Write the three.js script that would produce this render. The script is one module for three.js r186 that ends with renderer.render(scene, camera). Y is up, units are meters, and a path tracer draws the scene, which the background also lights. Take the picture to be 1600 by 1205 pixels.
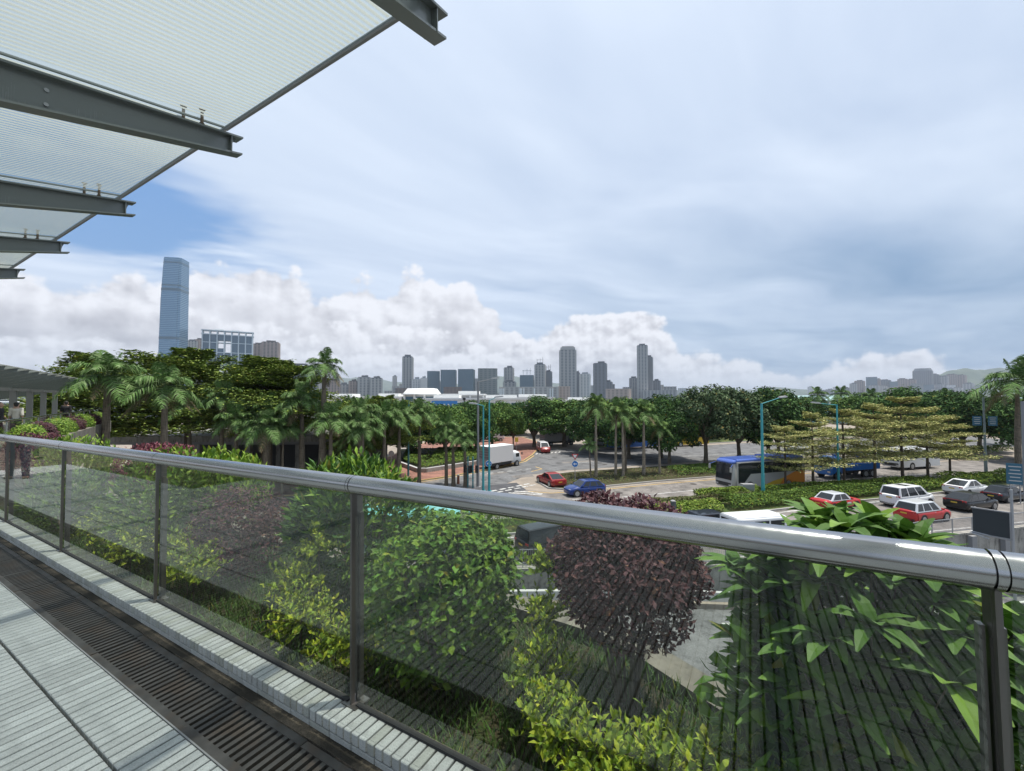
import * as THREE from 'three';
import { mergeGeometries } from 'three/addons/utils/BufferGeometryUtils.js';
import { MarchingCubes } from 'three/addons/objects/MarchingCubes.js';

// ---------------------------------------------------------------- camera, sky, sun, exposure
const scene = new THREE.Scene();
const camera = new THREE.PerspectiveCamera(85.84, 1600 / 1205, 0.05, 40000);
camera.position.set(0, 10.1, 0);                      // a person standing on the raised walkway
camera.rotation.set(THREE.MathUtils.degToRad(1.724), 0, 0);
scene.add(camera);

const renderer = new THREE.WebGLRenderer({ antialias: true });
renderer.toneMapping = THREE.LinearToneMapping;
renderer.toneMappingExposure = 1.08;
renderer.shadowMap.enabled = true;

const SUN_AZ = 75, SUN_EL = 77;                       // degrees right of the view, above the horizon
const D2R = Math.PI / 180;
const sunDir = new THREE.Vector3(Math.sin(SUN_AZ * D2R) * Math.cos(SUN_EL * D2R), Math.sin(SUN_EL * D2R), -Math.cos(SUN_AZ * D2R) * Math.cos(SUN_EL * D2R));
const sun = new THREE.DirectionalLight(new THREE.Color().setRGB(1, 0.95, 0.87), 5.0);
sun.position.copy(sunDir).multiplyScalar(120);
sun.castShadow = true;
sun.shadow.radius = 1.6;
sun.shadow.mapSize.set(4096, 4096);
Object.assign(sun.shadow.camera, { left: -80, right: 80, top: 80, bottom: -80, near: 1, far: 320 });
scene.add(sun, sun.target);

// ---- noise used by the sky and by the surfaces
function hash2(ix, iy, s) {
  let h = Math.imul(ix, 374761393) ^ Math.imul(iy, 668265263) ^ Math.imul(s, 1274126177);
  h = Math.imul(h ^ (h >>> 13), 1274126177); h ^= h >>> 16;
  return (h >>> 0) / 4294967296;
}
function vnoise(x, y, s = 0, px = 0, py = 0) {        // value noise, periodic when px, py are given
  let ix = Math.floor(x), iy = Math.floor(y);
  const fx = x - ix, fy = y - iy, u = fx * fx * (3 - 2 * fx), v = fy * fy * (3 - 2 * fy);
  let jx = ix + 1, jy = iy + 1;
  if (px) { ix = ((ix % px) + px) % px; jx = ((jx % px) + px) % px; iy = ((iy % py) + py) % py; jy = ((jy % py) + py) % py; }
  const a = hash2(ix, iy, s), b = hash2(jx, iy, s), c = hash2(ix, jy, s), d = hash2(jx, jy, s);
  return a + (b - a) * u + (c - a) * v + (a - b - c + d) * u * v;
}
function fbm(x, y, o, s = 0, px = 0, py = 0) {
  let a = 0.5, t = 0, n = 0;
  for (let i = 0; i < o; i++) { t += a * vnoise(x, y, s + i * 17, px, py); n += a; a *= 0.5; x *= 2; y *= 2; px *= 2; py *= 2; }
  return t / n;
}
function puff(x, y, s) {                              // rounded lumps: one minus the distance to the nearest cell point
  const ix = Math.floor(x), iy = Math.floor(y); let m = 9;
  for (let j = -1; j < 2; j++) for (let i = -1; i < 2; i++) {
    const dx = ix + i + 0.15 + 0.7 * hash2(ix + i, iy + j, s) - x, dy = iy + j + 0.15 + 0.7 * hash2(ix + i, iy + j, s + 7) - y, d = dx * dx + dy * dy;
    if (d < m) m = d;
  }
  return 1 - Math.sqrt(m);
}
const puffs = (x, y, s) => 0.5 * puff(x, y, s) + 0.27 * puff(x * 2.1, y * 2.1, s + 31) + 0.15 * puff(x * 4.3, y * 4.3, s + 57) + 0.09 * puff(x * 8.7, y * 8.7, s + 83) + 0.05 * puff(x * 17.3, y * 17.3, s + 97);
const sst = (a, b, x) => { const t = Math.min(1, Math.max(0, (x - a) / (b - a))); return t * t * (3 - 2 * t); };
const lerp = (a, b, t) => a + (b - a) * t;
function curve(pts, x) {                              // piecewise linear, smooth at the knots
  if (x <= pts[0][0]) return pts[0][1];
  for (let i = 1; i < pts.length; i++) if (x <= pts[i][0]) { const t = (x - pts[i - 1][0]) / (pts[i][0] - pts[i - 1][0]); return lerp(pts[i - 1][1], pts[i][1], t * t * (3 - 2 * t)); }
  return pts[pts.length - 1][1];
}

// ---- the sky: blue air, a streaky veil of high cloud, banks of cumulus along the horizon (azimuth, elevation in degrees)
const BANKS = [
  { s: 11, grain: 0.115, amp: 6.5, base: -2, lit: 0.84, top: [[-180, 6], [-120, 9], [-75, 8], [-51, 8], [-46, 7], [-41, 11], [-37, 14.5], [-33, 15], [-28, 13.5], [-25, 12.5], [-19, 14.5], [-11, 17.5], [-6, 18], [-3, 14], [0, 10.5], [4, 6], [8, 3], [30, 0], [60, 2], [110, 8], [180, 6]] },
  { s: 23, grain: 0.15, amp: 5, base: -2, lit: 0.80, top: [[-180, 5], [-100, 8], [-60, 11], [-51, 12], [-47, 11], [-43, 12.5], [-40, 11], [-35, 9], [-28, 9], [-22, 10], [-14, 9], [-8, 8], [-2, 8], [0, 3], [10, 0], [90, 3], [180, 5]] },
  { s: 37, grain: 0.26, amp: 3.2, base: -2, lit: 0.84, top: [[-180, 3], [-90, 5], [-45, 6], [-12, 6.5], [-6, 8], [-2, 7], [1, 8.5], [5, 10], [9, 11.5], [14, 11.5], [18, 11], [20, 9.5], [23, 6.5], [27, 5.4], [32, 4.6], [36, 3.6], [39, 4.6], [42, 5.6], [45, 4.8], [47, 3.6], [60, 4], [110, 6], [180, 3]] },
];
function skyColor(az, el, out) {
  const e = Math.max(el, 0);
  // air
  const up = sst(0, 60, e);
  let r = lerp(0.24, 0.09, up), g = lerp(0.42, 0.25, up), b = lerp(0.70, 0.66, up);
  const low = sst(14, 0, e); r = lerp(r, 0.46, low * 0.6); g = lerp(g, 0.55, low * 0.6); b = lerp(b, 0.70, low * 0.6);
  // high veil on a flat sheet overhead, so that its streaks run to the horizon
  const h = 1 / (Math.sin(Math.max(e, 1.2) * D2R) + 0.06), X = Math.sin(az * D2R) * Math.cos(e * D2R) * h, Z = Math.cos(az * D2R) * Math.cos(e * D2R) * h;
  const sx = X * 0.86 + Z * 0.5, sy = -X * 0.5 + Z * 0.86;
  const wx = fbm(X * 0.5 + 3, Z * 0.5, 3, 5) - 0.5;
  const st = fbm(sx * 0.7 + wx * 1.6, sy * 1.9 + wx * 2.2, 6, 71), fine = fbm(sx * 2.4 + wx * 4, sy * 5.2 + wx * 5, 5, 91);
  const gx = (az + 46) / 17, gy = (e - 19 - (az + 46) * -0.12) / 6.2;               // the blue opening over the left of the skyline, and its like elsewhere
  const gx2 = (az + 118) / 40, gy2 = (e - 30) / 14;
  const gap = Math.max(Math.exp(-(gx * gx + gy * gy) * 1.25), 0.8 * Math.exp(-(gx2 * gx2 + gy2 * gy2)));
  let veil = 1.07 - 1.45 * gap + (st - 0.5) * (0.55 + 2.2 * gap) + (fine - 0.5) * (0.2 + 1.5 * gap);
  veil = sst(0.05, 0.98, veil) * 0.97;
  const glow = Math.exp(-Math.pow(Math.acos(Math.min(1, Math.cos(e * D2R) * Math.cos(SUN_EL * D2R) * Math.cos((az - SUN_AZ) * D2R) + Math.sin(e * D2R) * Math.sin(SUN_EL * D2R))) / D2R / 34, 2));
  const thick = fbm(sx * 0.32 + 9 + wx, sy * 1.1 + wx * 2, 5, 131);
  const br = sst(0, 26, e + (thick - 0.5) * 20 + 9 * sst(15, -20, az));
  let vr = lerp(0.315, 0.605, br), vg = lerp(0.445, 0.71, br), vb = lerp(0.62, 0.875, br);
  const mott = (thick - 0.5) * 0.22 + (st - 0.5) * 0.12 + (fine - 0.5) * 0.15; vr += mott; vg += mott * 0.95; vb += mott * 0.8;
  vr += glow * 0.45; vg += glow * 0.43; vb += glow * 0.38;
  r = lerp(r, vr, veil); g = lerp(g, vg, veil); b = lerp(b, vb, veil);
  // cumulus, far to near
  if (e < 34) for (const k of BANKS) {
    const T = curve(k.top, az), px = az * k.grain, py = el * k.grain * 1.25;
    if (el > T + k.amp) continue;
    const n = puffs(px + 40, py + 40, k.s), big = fbm(px * 0.55, py * 0.9, 3, k.s + 5);
    const d = T - el + (n - 0.62) * k.amp * 1.15 + (big - 0.5) * k.amp * 1.3;
    const body = sst(-0.2, 0.9, d) * sst(-0.4, 0.6, big * 0.7 + T / 20 + 0.2);
    if (body <= 0) continue;
    const up2 = puffs(px + 40 + 0.10, py + 40 + 0.22, k.s), soft = fbm(px * 1.1 + 3, py * 1.5, 4, k.s + 9);
    const under = sst(0.5, 9, d) ;
    let L = k.lit + 0.01 - 0.40 * under * (0.2 + 0.8 * sst(0.36, 0.62, soft)) + (n - up2) * 0.9 * (1 - 0.45 * under) + (soft - 0.5) * 0.22;
    L = Math.min(0.9, Math.max(0.42, L));
    let cr = L * 0.965, cg = L * 0.99, cb = Math.min(1, L * 1.0 + 0.055);
    const hz = sst(9, 0, el) * 0.42; cr = lerp(cr, 0.50, hz); cg = lerp(cg, 0.585, hz); cb = lerp(cb, 0.71, hz);
    r = lerp(r, cr, body); g = lerp(g, cg, body); b = lerp(b, cb, body);
  }
  out[0] = r; out[1] = g; out[2] = b;
}
{
  const W = 3584, H = 1792, data = new Float32Array(W * H * 4), c = [0, 0, 0];
  for (let j = 0; j < H; j++) {
    const el = ((j + 0.5) / H - 0.5) * 180;
    for (let i = 0; i < W; i++) {
      const k = (j * W + i) * 4;
      if (el < -2) { data[k] = 0.26; data[k + 1] = 0.29; data[k + 2] = 0.32; data[k + 3] = 1; continue; }
      const phi = ((i + 0.5) / W - 0.5) * 360;        // x = cos phi, z = sin phi
      let az = phi + 90; if (az > 180) az -= 360;     // azimuth 0 looks along -z
      skyColor(az, el, c); data[k] = c[0]; data[k + 1] = c[1]; data[k + 2] = c[2]; data[k + 3] = 1;
    }
  }
  const sky = new THREE.DataTexture(data, W, H, THREE.RGBAFormat, THREE.FloatType);
  sky.mapping = THREE.EquirectangularReflectionMapping;
  sky.magFilter = THREE.LinearFilter; sky.minFilter = THREE.LinearFilter; sky.needsUpdate = true;
  scene.background = sky; scene.environment = sky;
}

// ---------------------------------------------------------------- helpers
function rng(seed) { let a = seed >>> 0; return () => { a = (a + 0x6d2b79f5) | 0; let t = Math.imul(a ^ (a >>> 15), 1 | a); t = (t + Math.imul(t ^ (t >>> 7), 61 | t)) ^ t; return ((t ^ (t >>> 14)) >>> 0) / 4294967296; }; }
const V3 = (x, y, z) => new THREE.Vector3(x, y, z);
const K = 1.33;                                                       // metres per plan unit
const at = (X, Z, y = 0) => new THREE.Vector3(X * K, y, -Z * K);     // plan: X to the right, Z ahead
const planar = (line) => line.map(([x, z]) => [x * K, z * K]);
const C = (r, g, b) => new THREE.Color().setRGB(r, g, b);
const used = new Map();
function numbered(name) { const n = used.get(name) ?? 0; used.set(name, n + 1); return n ? name + '_' + String(n).padStart(3, '0') : name; }
function tag(o, label, category, group, kind) { if (label) o.userData.label = label; if (category) o.userData.category = category; if (group) o.userData.group = group; if (kind) o.userData.kind = kind; return o; }
function thing(name, label, category, pos, turn = 0, group) {
  const o = new THREE.Group(); o.name = numbered(name); scene.add(o); if (pos) o.position.copy(pos); o.rotation.y = turn;
  return tag(o, label, category, group);
}
function part(parent, name, geo, mat, kind) { const m = new THREE.Mesh(geo, mat); m.name = name; parent.add(m); if (kind) m.userData.kind = kind; return m; }
function struct(name, geo, mat) { const m = new THREE.Mesh(geo, mat); m.name = numbered(name); m.userData.kind = 'structure'; scene.add(m); return m; }
function dup(src, label, pos, turn, scale) {
  const c = src.clone(); c.name = numbered(src.name.replace(/_\d+$/, '')); c.userData = { ...src.userData, label }; scene.add(c);
  if (pos) c.position.copy(pos); if (turn !== undefined) c.rotation.y = turn; if (scale) c.scale.set(...(Array.isArray(scale) ? scale : [scale, scale, scale]));
  return c;
}
function clean(g) {                                                   // non-indexed position, normal, uv
  g = g.index ? g.toNonIndexed() : g;
  for (const k of Object.keys(g.attributes)) if (!['position', 'normal', 'uv'].includes(k)) g.deleteAttribute(k);
  if (!g.attributes.normal) g.computeVertexNormals();
  if (!g.attributes.uv) g.setAttribute('uv', new THREE.BufferAttribute(new Float32Array(g.attributes.position.count * 2), 2));
  return g;
}
const merge = (list) => (list.length === 1 ? clean(list[0]) : mergeGeometries(list.map(clean)));
function metreUV(g, s = 1) {                                          // uv in metres from each face's own plane
  g = clean(g); const p = g.attributes.position, uv = g.attributes.uv, a = V3(), b = V3(), c = V3(), n = V3();
  for (let i = 0; i < p.count; i += 3) {
    a.fromBufferAttribute(p, i); b.fromBufferAttribute(p, i + 1); c.fromBufferAttribute(p, i + 2);
    n.subVectors(b, a).cross(c.clone().sub(a)); const ax = Math.abs(n.x), ay = Math.abs(n.y), az = Math.abs(n.z);
    [a, b, c].forEach((q, k) => { const [u, v] = ay >= ax && ay >= az ? [q.x, q.z] : ax >= az ? [q.z, q.y] : [q.x, q.y]; uv.setXY(i + k, u * s, v * s); });
  }
  return g;
}
const box = (w, h, d, x = 0, y = 0, z = 0, ry = 0, rx = 0, rz = 0) => { const g = new THREE.BoxGeometry(w, h, d); if (rx) g.rotateX(rx); if (rz) g.rotateZ(rz); if (ry) g.rotateY(ry); return g.translate(x, y, z); };
const span = (x0, x1, y0, y1, z0, z1) => box(x1 - x0, y1 - y0, z1 - z0, (x0 + x1) / 2, (y0 + y1) / 2, (z0 + z1) / 2);
function rod(p, q, r0, r1 = r0, seg = 8, open = false) {
  const d = V3().subVectors(q, p), L = d.length(), g = new THREE.CylinderGeometry(r1, r0, L, seg, 1, open);
  g.applyQuaternion(new THREE.Quaternion().setFromUnitVectors(V3(0, 1, 0), d.divideScalar(L)));
  return g.translate((p.x + q.x) / 2, (p.y + q.y) / 2, (p.z + q.z) / 2);
}
function limb(points, radii, seg = 7) {                               // tapered tube through points
  const pos = [], nor = [], uv = [], idx = []; let up = V3(0.3, 0.1, 0.94).normalize(), len = 0;
  points.forEach((p, i) => {
    const t = V3().subVectors(points[Math.min(i + 1, points.length - 1)], points[Math.max(i - 1, 0)]).normalize();
    const a = V3().crossVectors(t, up).normalize(), b = V3().crossVectors(a, t).normalize(); if (i) len += p.distanceTo(points[i - 1]);
    for (let k = 0; k <= seg; k++) { const th = (k / seg) * Math.PI * 2, n = a.clone().multiplyScalar(Math.cos(th)).addScaledVector(b, Math.sin(th)); pos.push(...p.clone().addScaledVector(n, radii[i])); nor.push(...n); uv.push((k / seg) * radii[0] * 6.28, len); }
  });
  for (let i = 0; i < points.length - 1; i++) for (let k = 0; k < seg; k++) { const a = i * (seg + 1) + k, b = a + seg + 1; idx.push(a, b, a + 1, b, b + 1, a + 1); }
  const g = new THREE.BufferGeometry();
  g.setAttribute('position', new THREE.Float32BufferAttribute(pos, 3)); g.setAttribute('normal', new THREE.Float32BufferAttribute(nor, 3)); g.setAttribute('uv', new THREE.Float32BufferAttribute(uv, 2)); g.setIndex(idx);
  return g;
}
function chamfered(w, h, d, c) {                                      // a tile: sides and a bevelled top, base at y = 0
  const r = (x, z, y) => [[-x, y, -z], [x, y, -z], [x, y, z], [-x, y, z]], A = r(w / 2, d / 2, 0), B = r(w / 2, d / 2, h - c), D = r(w / 2 - c, d / 2 - c, h), pos = [];
  const q = (a, b, cc, dd) => pos.push(...a, ...dd, ...cc, ...a, ...cc, ...b);
  for (let k = 0; k < 4; k++) { const n = (k + 1) % 4; q(A[k], A[n], B[n], B[k]); q(B[k], B[n], D[n], D[k]); }
  q(D[0], D[1], D[2], D[3]);
  const g = new THREE.BufferGeometry(); g.setAttribute('position', new THREE.Float32BufferAttribute(pos, 3)); g.computeVertexNormals(); return metreUV(g);
}
function prism(outline, y0, y1) { outline = planar(outline);                                     // plan outline [[X, Z], ...] in metres ahead, raised from y0 to y1
  const s = new THREE.Shape(outline.map(([x, z]) => new THREE.Vector2(x, z)));
  const g = new THREE.ExtrudeGeometry(s, { depth: y1 - y0, bevelEnabled: false }); g.rotateX(-Math.PI / 2).translate(0, y0, 0); return metreUV(g);
}
function sheet(outline, y) { outline = planar(outline); const g = new THREE.ShapeGeometry(new THREE.Shape(outline.map(([x, z]) => new THREE.Vector2(x, z)))); g.rotateX(-Math.PI / 2).translate(0, y, 0); return metreUV(g); }
function ribbon(line, half, y, yf) { line = planar(line); half *= 1.2;                                  // a flat strip along a plan line; yf gives the height of a sloping surface
  const pos = [], idx = [];
  line.forEach(([x, z], i) => {
    const p = line[Math.max(0, i - 1)], n = line[Math.min(line.length - 1, i + 1)], dx = n[0] - p[0], dz = n[1] - p[1], L = Math.hypot(dx, dz);
    for (const s of [1, -1]) { const X = x - (dz / L) * half * s, Z = z + (dx / L) * half * s; pos.push(X, (yf ? yf(X, Z) : 0) + y, -Z); }
    if (i) { const a = 2 * i - 2; idx.push(a, a + 1, a + 2, a + 2, a + 1, a + 3); }
  });
  const g = new THREE.BufferGeometry(); g.setAttribute('position', new THREE.Float32BufferAttribute(pos, 3)); g.setIndex(idx); g.computeVertexNormals(); return metreUV(g);
}
function along(line, step) {                                          // points every step metres on a plan line: [X, Z, heading]
  const out = []; let left = 0;
  for (let i = 1; i < line.length; i++) {
    const [ax, az] = line[i - 1], [bx, bz] = line[i], L = Math.hypot(bx - ax, bz - az); let s = left;
    for (; s <= L; s += step) out.push([lerp(ax, bx, s / L), lerp(az, bz, s / L), Math.atan2(bz - az, bx - ax)]);
    left = s - L;
  }
  return out;
}

// ---------------------------------------------------------------- textures and materials
function texture(n, f, srgb = true, rep = 1) {
  const d = new Uint8Array(n * n * 4);
  for (let j = 0; j < n; j++) for (let i = 0; i < n; i++) { const c = f(i / n, j / n), k = (j * n + i) * 4; for (let q = 0; q < 3; q++) d[k + q] = Math.max(0, Math.min(255, Math.round((Array.isArray(c) ? c[q] : c) * 255))); d[k + 3] = 255; }
  const t = new THREE.DataTexture(d, n, n); t.wrapS = t.wrapT = THREE.RepeatWrapping; t.magFilter = THREE.LinearFilter; t.minFilter = THREE.LinearMipmapLinearFilter; t.generateMipmaps = true;
  if (srgb) t.colorSpace = THREE.SRGBColorSpace; t.repeat.set(rep, rep); t.needsUpdate = true; return t;
}
const grain = (u, v, k, s, o = 4) => fbm(u * k, v * k, o, s, k, k);
const mix3 = (a, b, t) => [lerp(a[0], b[0], t), lerp(a[1], b[1], t), lerp(a[2], b[2], t)];
const spot = (u, v, k, s, th) => (hash2(Math.floor(u * k), Math.floor(v * k), s) > th ? 1 : 0);
const texAsphalt = (base, s) => texture(512, (u, v) => { const a = grain(u, v, 6, s, 5), b = grain(u, v, 128, s + 3, 2), st = sst(0.58, 0.75, grain(u, v, 10, s + 9, 4)), c = sst(0.012, 0.0, Math.abs(grain(u, v, 5, s + 15, 4) - 0.5)), k = 0.78 + 0.46 * (a - 0.06) + 0.32 * (b - 0.5) - 0.2 * st - 0.16 * c; return base.map((c) => c * k); }, true, 0.16);
const TX = {
  tile: texture(256, (u, v) => { const a = grain(u, v, 6, 1), b = hash2(Math.floor(u * 256), Math.floor(v * 256), 3), st = sst(0.55, 0.8, grain(u, v, 4, 12)); const k = 0.93 + 0.14 * (a - 0.5) + (b - 0.5) * 0.15 - (b > 0.975 ? 0.3 : 0) - st * 0.10; return [0.735 * k, 0.75 * k, 0.745 * k]; }, true, 1.7),
  concrete: texture(512, (u, v) => { const a = grain(u, v, 4, 21, 5), b = grain(u, v, 64, 22, 2), st = sst(0.55, 0.8, fbm(u * 24, v * 3, 4, 23, 24, 3)); const k = 0.80 + 0.3 * (a - 0.2) + 0.14 * (b - 0.5) - 0.2 * st; return [k * 0.68, k * 0.665, k * 0.63]; }, true, 0.4),
  iron: texture(256, (u, v) => { const a = grain(u, v, 8, 31, 5), r = sst(0.5, 0.72, grain(u, v, 5, 32, 5)); return mix3([0.30 * (0.7 + 0.5 * a), 0.29 * (0.7 + 0.5 * a), 0.28 * (0.7 + 0.5 * a)], [0.31, 0.26, 0.22], r * 0.6); }, true, 1.5),
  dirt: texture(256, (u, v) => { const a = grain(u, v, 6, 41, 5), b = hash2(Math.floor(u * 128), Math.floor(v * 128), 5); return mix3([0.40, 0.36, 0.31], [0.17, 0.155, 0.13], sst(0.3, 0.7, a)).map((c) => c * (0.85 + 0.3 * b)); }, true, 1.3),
  soil: texture(256, (u, v) => { const a = grain(u, v, 8, 45, 5), b = hash2(Math.floor(u * 128), Math.floor(v * 128), 8); return mix3([0.22, 0.20, 0.13], [0.20, 0.27, 0.10], sst(0.35, 0.65, a)).map((c) => c * (0.7 + 0.5 * b)); }, true, 0.9),
  grass: texture(512, (u, v) => { const a = grain(u, v, 8, 51, 5), b = grain(u, v, 128, 52, 2); return mix3([0.24, 0.31, 0.12], [0.36, 0.36, 0.19], sst(0.35, 0.7, a)).map((c) => c * (0.55 + 0.9 * b)); }, true, 0.2),
  brick: texture(512, (u, v) => { const a = grain(u, v, 5, 55, 4), row = Math.floor(v * 48), cx = Math.floor(u * 24 + (row % 2) * 0.5), h = hash2(cx, row, 4), k = 0.8 + 0.35 * (a - 0.3) + 0.22 * (h - 0.5); return [0.60 * k, 0.43 * k, 0.37 * k]; }, true, 0.2),
  paving: texture(512, (u, v) => { const a = grain(u, v, 6, 58, 5), b = grain(u, v, 96, 59, 2), k = 0.82 + 0.3 * (a - 0.3) + 0.14 * (b - 0.5); return [0.62 * k, 0.575 * k, 0.52 * k]; }, true, 0.12),
  bark: texture(256, (u, v) => { const a = fbm(u * 16, v * 4, 4, 61, 16, 4), ring = sst(0.55, 0.75, fbm(u * 3, v * 22, 3, 62, 3, 22)); const k = 0.65 + 0.6 * a - 0.15 * ring; return [0.44 * k, 0.40 * k, 0.345 * k]; }, true, 0.7),
  steelR: texture(256, (u, v) => 0.32 + 0.36 * fbm(u * 3, v * 3, 5, 65, 3, 3) + 0.12 * (vnoise(u * 128, v * 2, 66, 128, 2) - 0.5), false, 2),
  smudge: texture(256, (u, v) => 0.25 + 1.1 * sst(0.45, 0.75, grain(u, v, 5, 85, 5)) * (0.5 + 0.5 * fbm(u * 10, v * 2, 3, 86, 10, 2)), false, 1),
  asphalt: texAsphalt([0.405, 0.405, 0.405], 71), asphaltWarm: texAsphalt([0.46, 0.44, 0.42], 74), asphaltDark: texAsphalt([0.28, 0.28, 0.29], 77),
  waves: texture(512, (u, v) => 0.5 + 0.5 * (fbm(u * 24, v * 12, 5, 81, 24, 12) - 0.5) * 2, false, 0.02),
  panel: texture(256, (u, v) => { const a = grain(u, v, 5, 91, 5); return 0.86 + 0.2 * (a - 0.5); }, true, 0.08),
};
function std(r, g, b, rough = 0.8, o = {}) { return new THREE.MeshStandardMaterial({ color: C(r, g, b), roughness: rough, side: THREE.DoubleSide, ...o }); }
function mapped(t, rough = 0.9, o = {}) { return new THREE.MeshStandardMaterial({ map: t, roughness: rough, side: THREE.DoubleSide, ...o }); }
const bumpOf = (t, m) => ({ bumpMap: t, bumpScale: m });
const MAT = {
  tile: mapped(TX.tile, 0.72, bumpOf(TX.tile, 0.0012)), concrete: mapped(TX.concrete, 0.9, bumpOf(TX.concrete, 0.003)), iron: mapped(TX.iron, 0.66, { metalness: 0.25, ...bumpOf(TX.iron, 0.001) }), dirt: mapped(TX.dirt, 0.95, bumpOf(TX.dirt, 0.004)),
  soil: mapped(TX.soil, 1, bumpOf(TX.soil, 0.01)), grass: mapped(TX.grass, 1), brick: mapped(TX.brick, 0.9), paving: mapped(TX.paving, 0.9), bark: mapped(TX.bark, 0.95, bumpOf(TX.bark, 0.008)),
  asphalt: mapped(TX.asphalt, 0.88), asphaltWarm: mapped(TX.asphaltWarm, 0.88), asphaltDark: mapped(TX.asphaltDark, 0.9),
  steel: new THREE.MeshStandardMaterial({ color: C(0.43, 0.43, 0.435), metalness: 1, roughness: 0.42, roughnessMap: TX.steelR, side: THREE.DoubleSide }),
  steelDull: std(0.17, 0.16, 0.15, 0.38, { metalness: 0.8 }),
  greySteel: std(0.155, 0.175, 0.172, 0.45, { roughnessMap: TX.steelR }),
  darkGap: std(0.02, 0.02, 0.02, 0.9),
  pane: new THREE.MeshPhysicalMaterial({ color: C(0.75, 0.81, 0.75), roughness: 0.05, roughnessMap: TX.smudge, transmission: 1, thickness: 0, ior: 1.66, side: THREE.DoubleSide }),
  roofPane: new THREE.MeshPhysicalMaterial({ color: C(0.74, 0.785, 0.745), roughness: 0.25, transmission: 1, thickness: 0, ior: 1.5, side: THREE.DoubleSide }),
  frit: new THREE.MeshPhysicalMaterial({ color: C(0.58, 0.59, 0.57), roughness: 1, transmission: 0.62, thickness: 0, side: THREE.DoubleSide }),
  white: std(0.72, 0.72, 0.70, 0.6), lightGrey: std(0.46, 0.46, 0.45, 0.7), midGrey: std(0.25, 0.25, 0.25, 0.7), black: std(0.025, 0.026, 0.028, 0.5),
  paint: mapped(texture(512, (u, v) => { const w = sst(0.5, 0.68, grain(u, v, 24, 301, 5)), a = grain(u, v, 6, 302, 4), k = 0.9 + 0.2 * (a - 0.5); return mix3([0.83 * k, 0.83 * k, 0.81 * k], [0.52, 0.51, 0.50], w * 0.9); }, true, 0.25), 0.8), yellowPaint: std(0.55, 0.36, 0.10, 0.8), galv: std(0.36, 0.37, 0.38, 0.5, { metalness: 0.55 }), teal: std(0.045, 0.30, 0.33, 0.45), tealDull: std(0.06, 0.20, 0.22, 0.5), timber: std(0.10, 0.075, 0.055, 0.9),
  rubber: std(0.022, 0.022, 0.023, 0.85), carGlass: new THREE.MeshPhysicalMaterial({ color: C(0.018, 0.022, 0.025), roughness: 0.06, side: THREE.DoubleSide }),
};
const leafMat = (o = {}) => new THREE.MeshPhysicalMaterial({ vertexColors: true, roughness: 0.6, transmission: 0.35, thickness: 0, ior: 1.3, specularIntensity: 0.6, side: THREE.DoubleSide, ...o });
const oldOrShadedConcrete = mapped(TX.concrete, 0.95, { color: C(0.5, 0.48, 0.45), ...bumpOf(TX.concrete, 0.004) });  // weathered planter ledge; also darkens the far parapet in place of shade
MAT.leaf = leafMat(); MAT.leafGloss = leafMat({ roughness: 0.5, transmission: 0.3 });
MAT.leafFar = new THREE.MeshPhysicalMaterial({ vertexColors: true, roughness: 0.8, specularIntensity: 0.3, side: THREE.DoubleSide });

// ---------------------------------------------------------------- the raised walkway
// Its own axes: x along the walkway (away, to the left), y up, z out over the railing. It falls slightly as it goes.
const WALK = new THREE.Object3D();
WALK.position.set(0, 8.5, 0);
WALK.quaternion.setFromRotationMatrix(new THREE.Matrix4().makeBasis(V3(-Math.sin(60 * D2R), 0, -Math.cos(60 * D2R)), V3(0, 1, 0), V3(Math.cos(60 * D2R), 0, -Math.sin(60 * D2R))))
  .multiply(new THREE.Quaternion().setFromAxisAngle(V3(0, 0, 1), -0.8 * D2R));
WALK.updateMatrixWorld(true);
const walkPoint = (u, w, v) => V3(u, w, v).applyMatrix4(WALK.matrixWorld);
function onFrame(o, frame = WALK, p) { o.quaternion.copy(frame.quaternion); o.position.copy(p ? p.clone().applyMatrix4(frame.matrixWorld) : frame.position); return o; }
function walkThing(name, label, category, group) { return onFrame(thing(name, label, category, null, 0, group)); }

const GLASS_V = 1.41, POST0 = -0.5, POST_STEP = 2.21;
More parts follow.
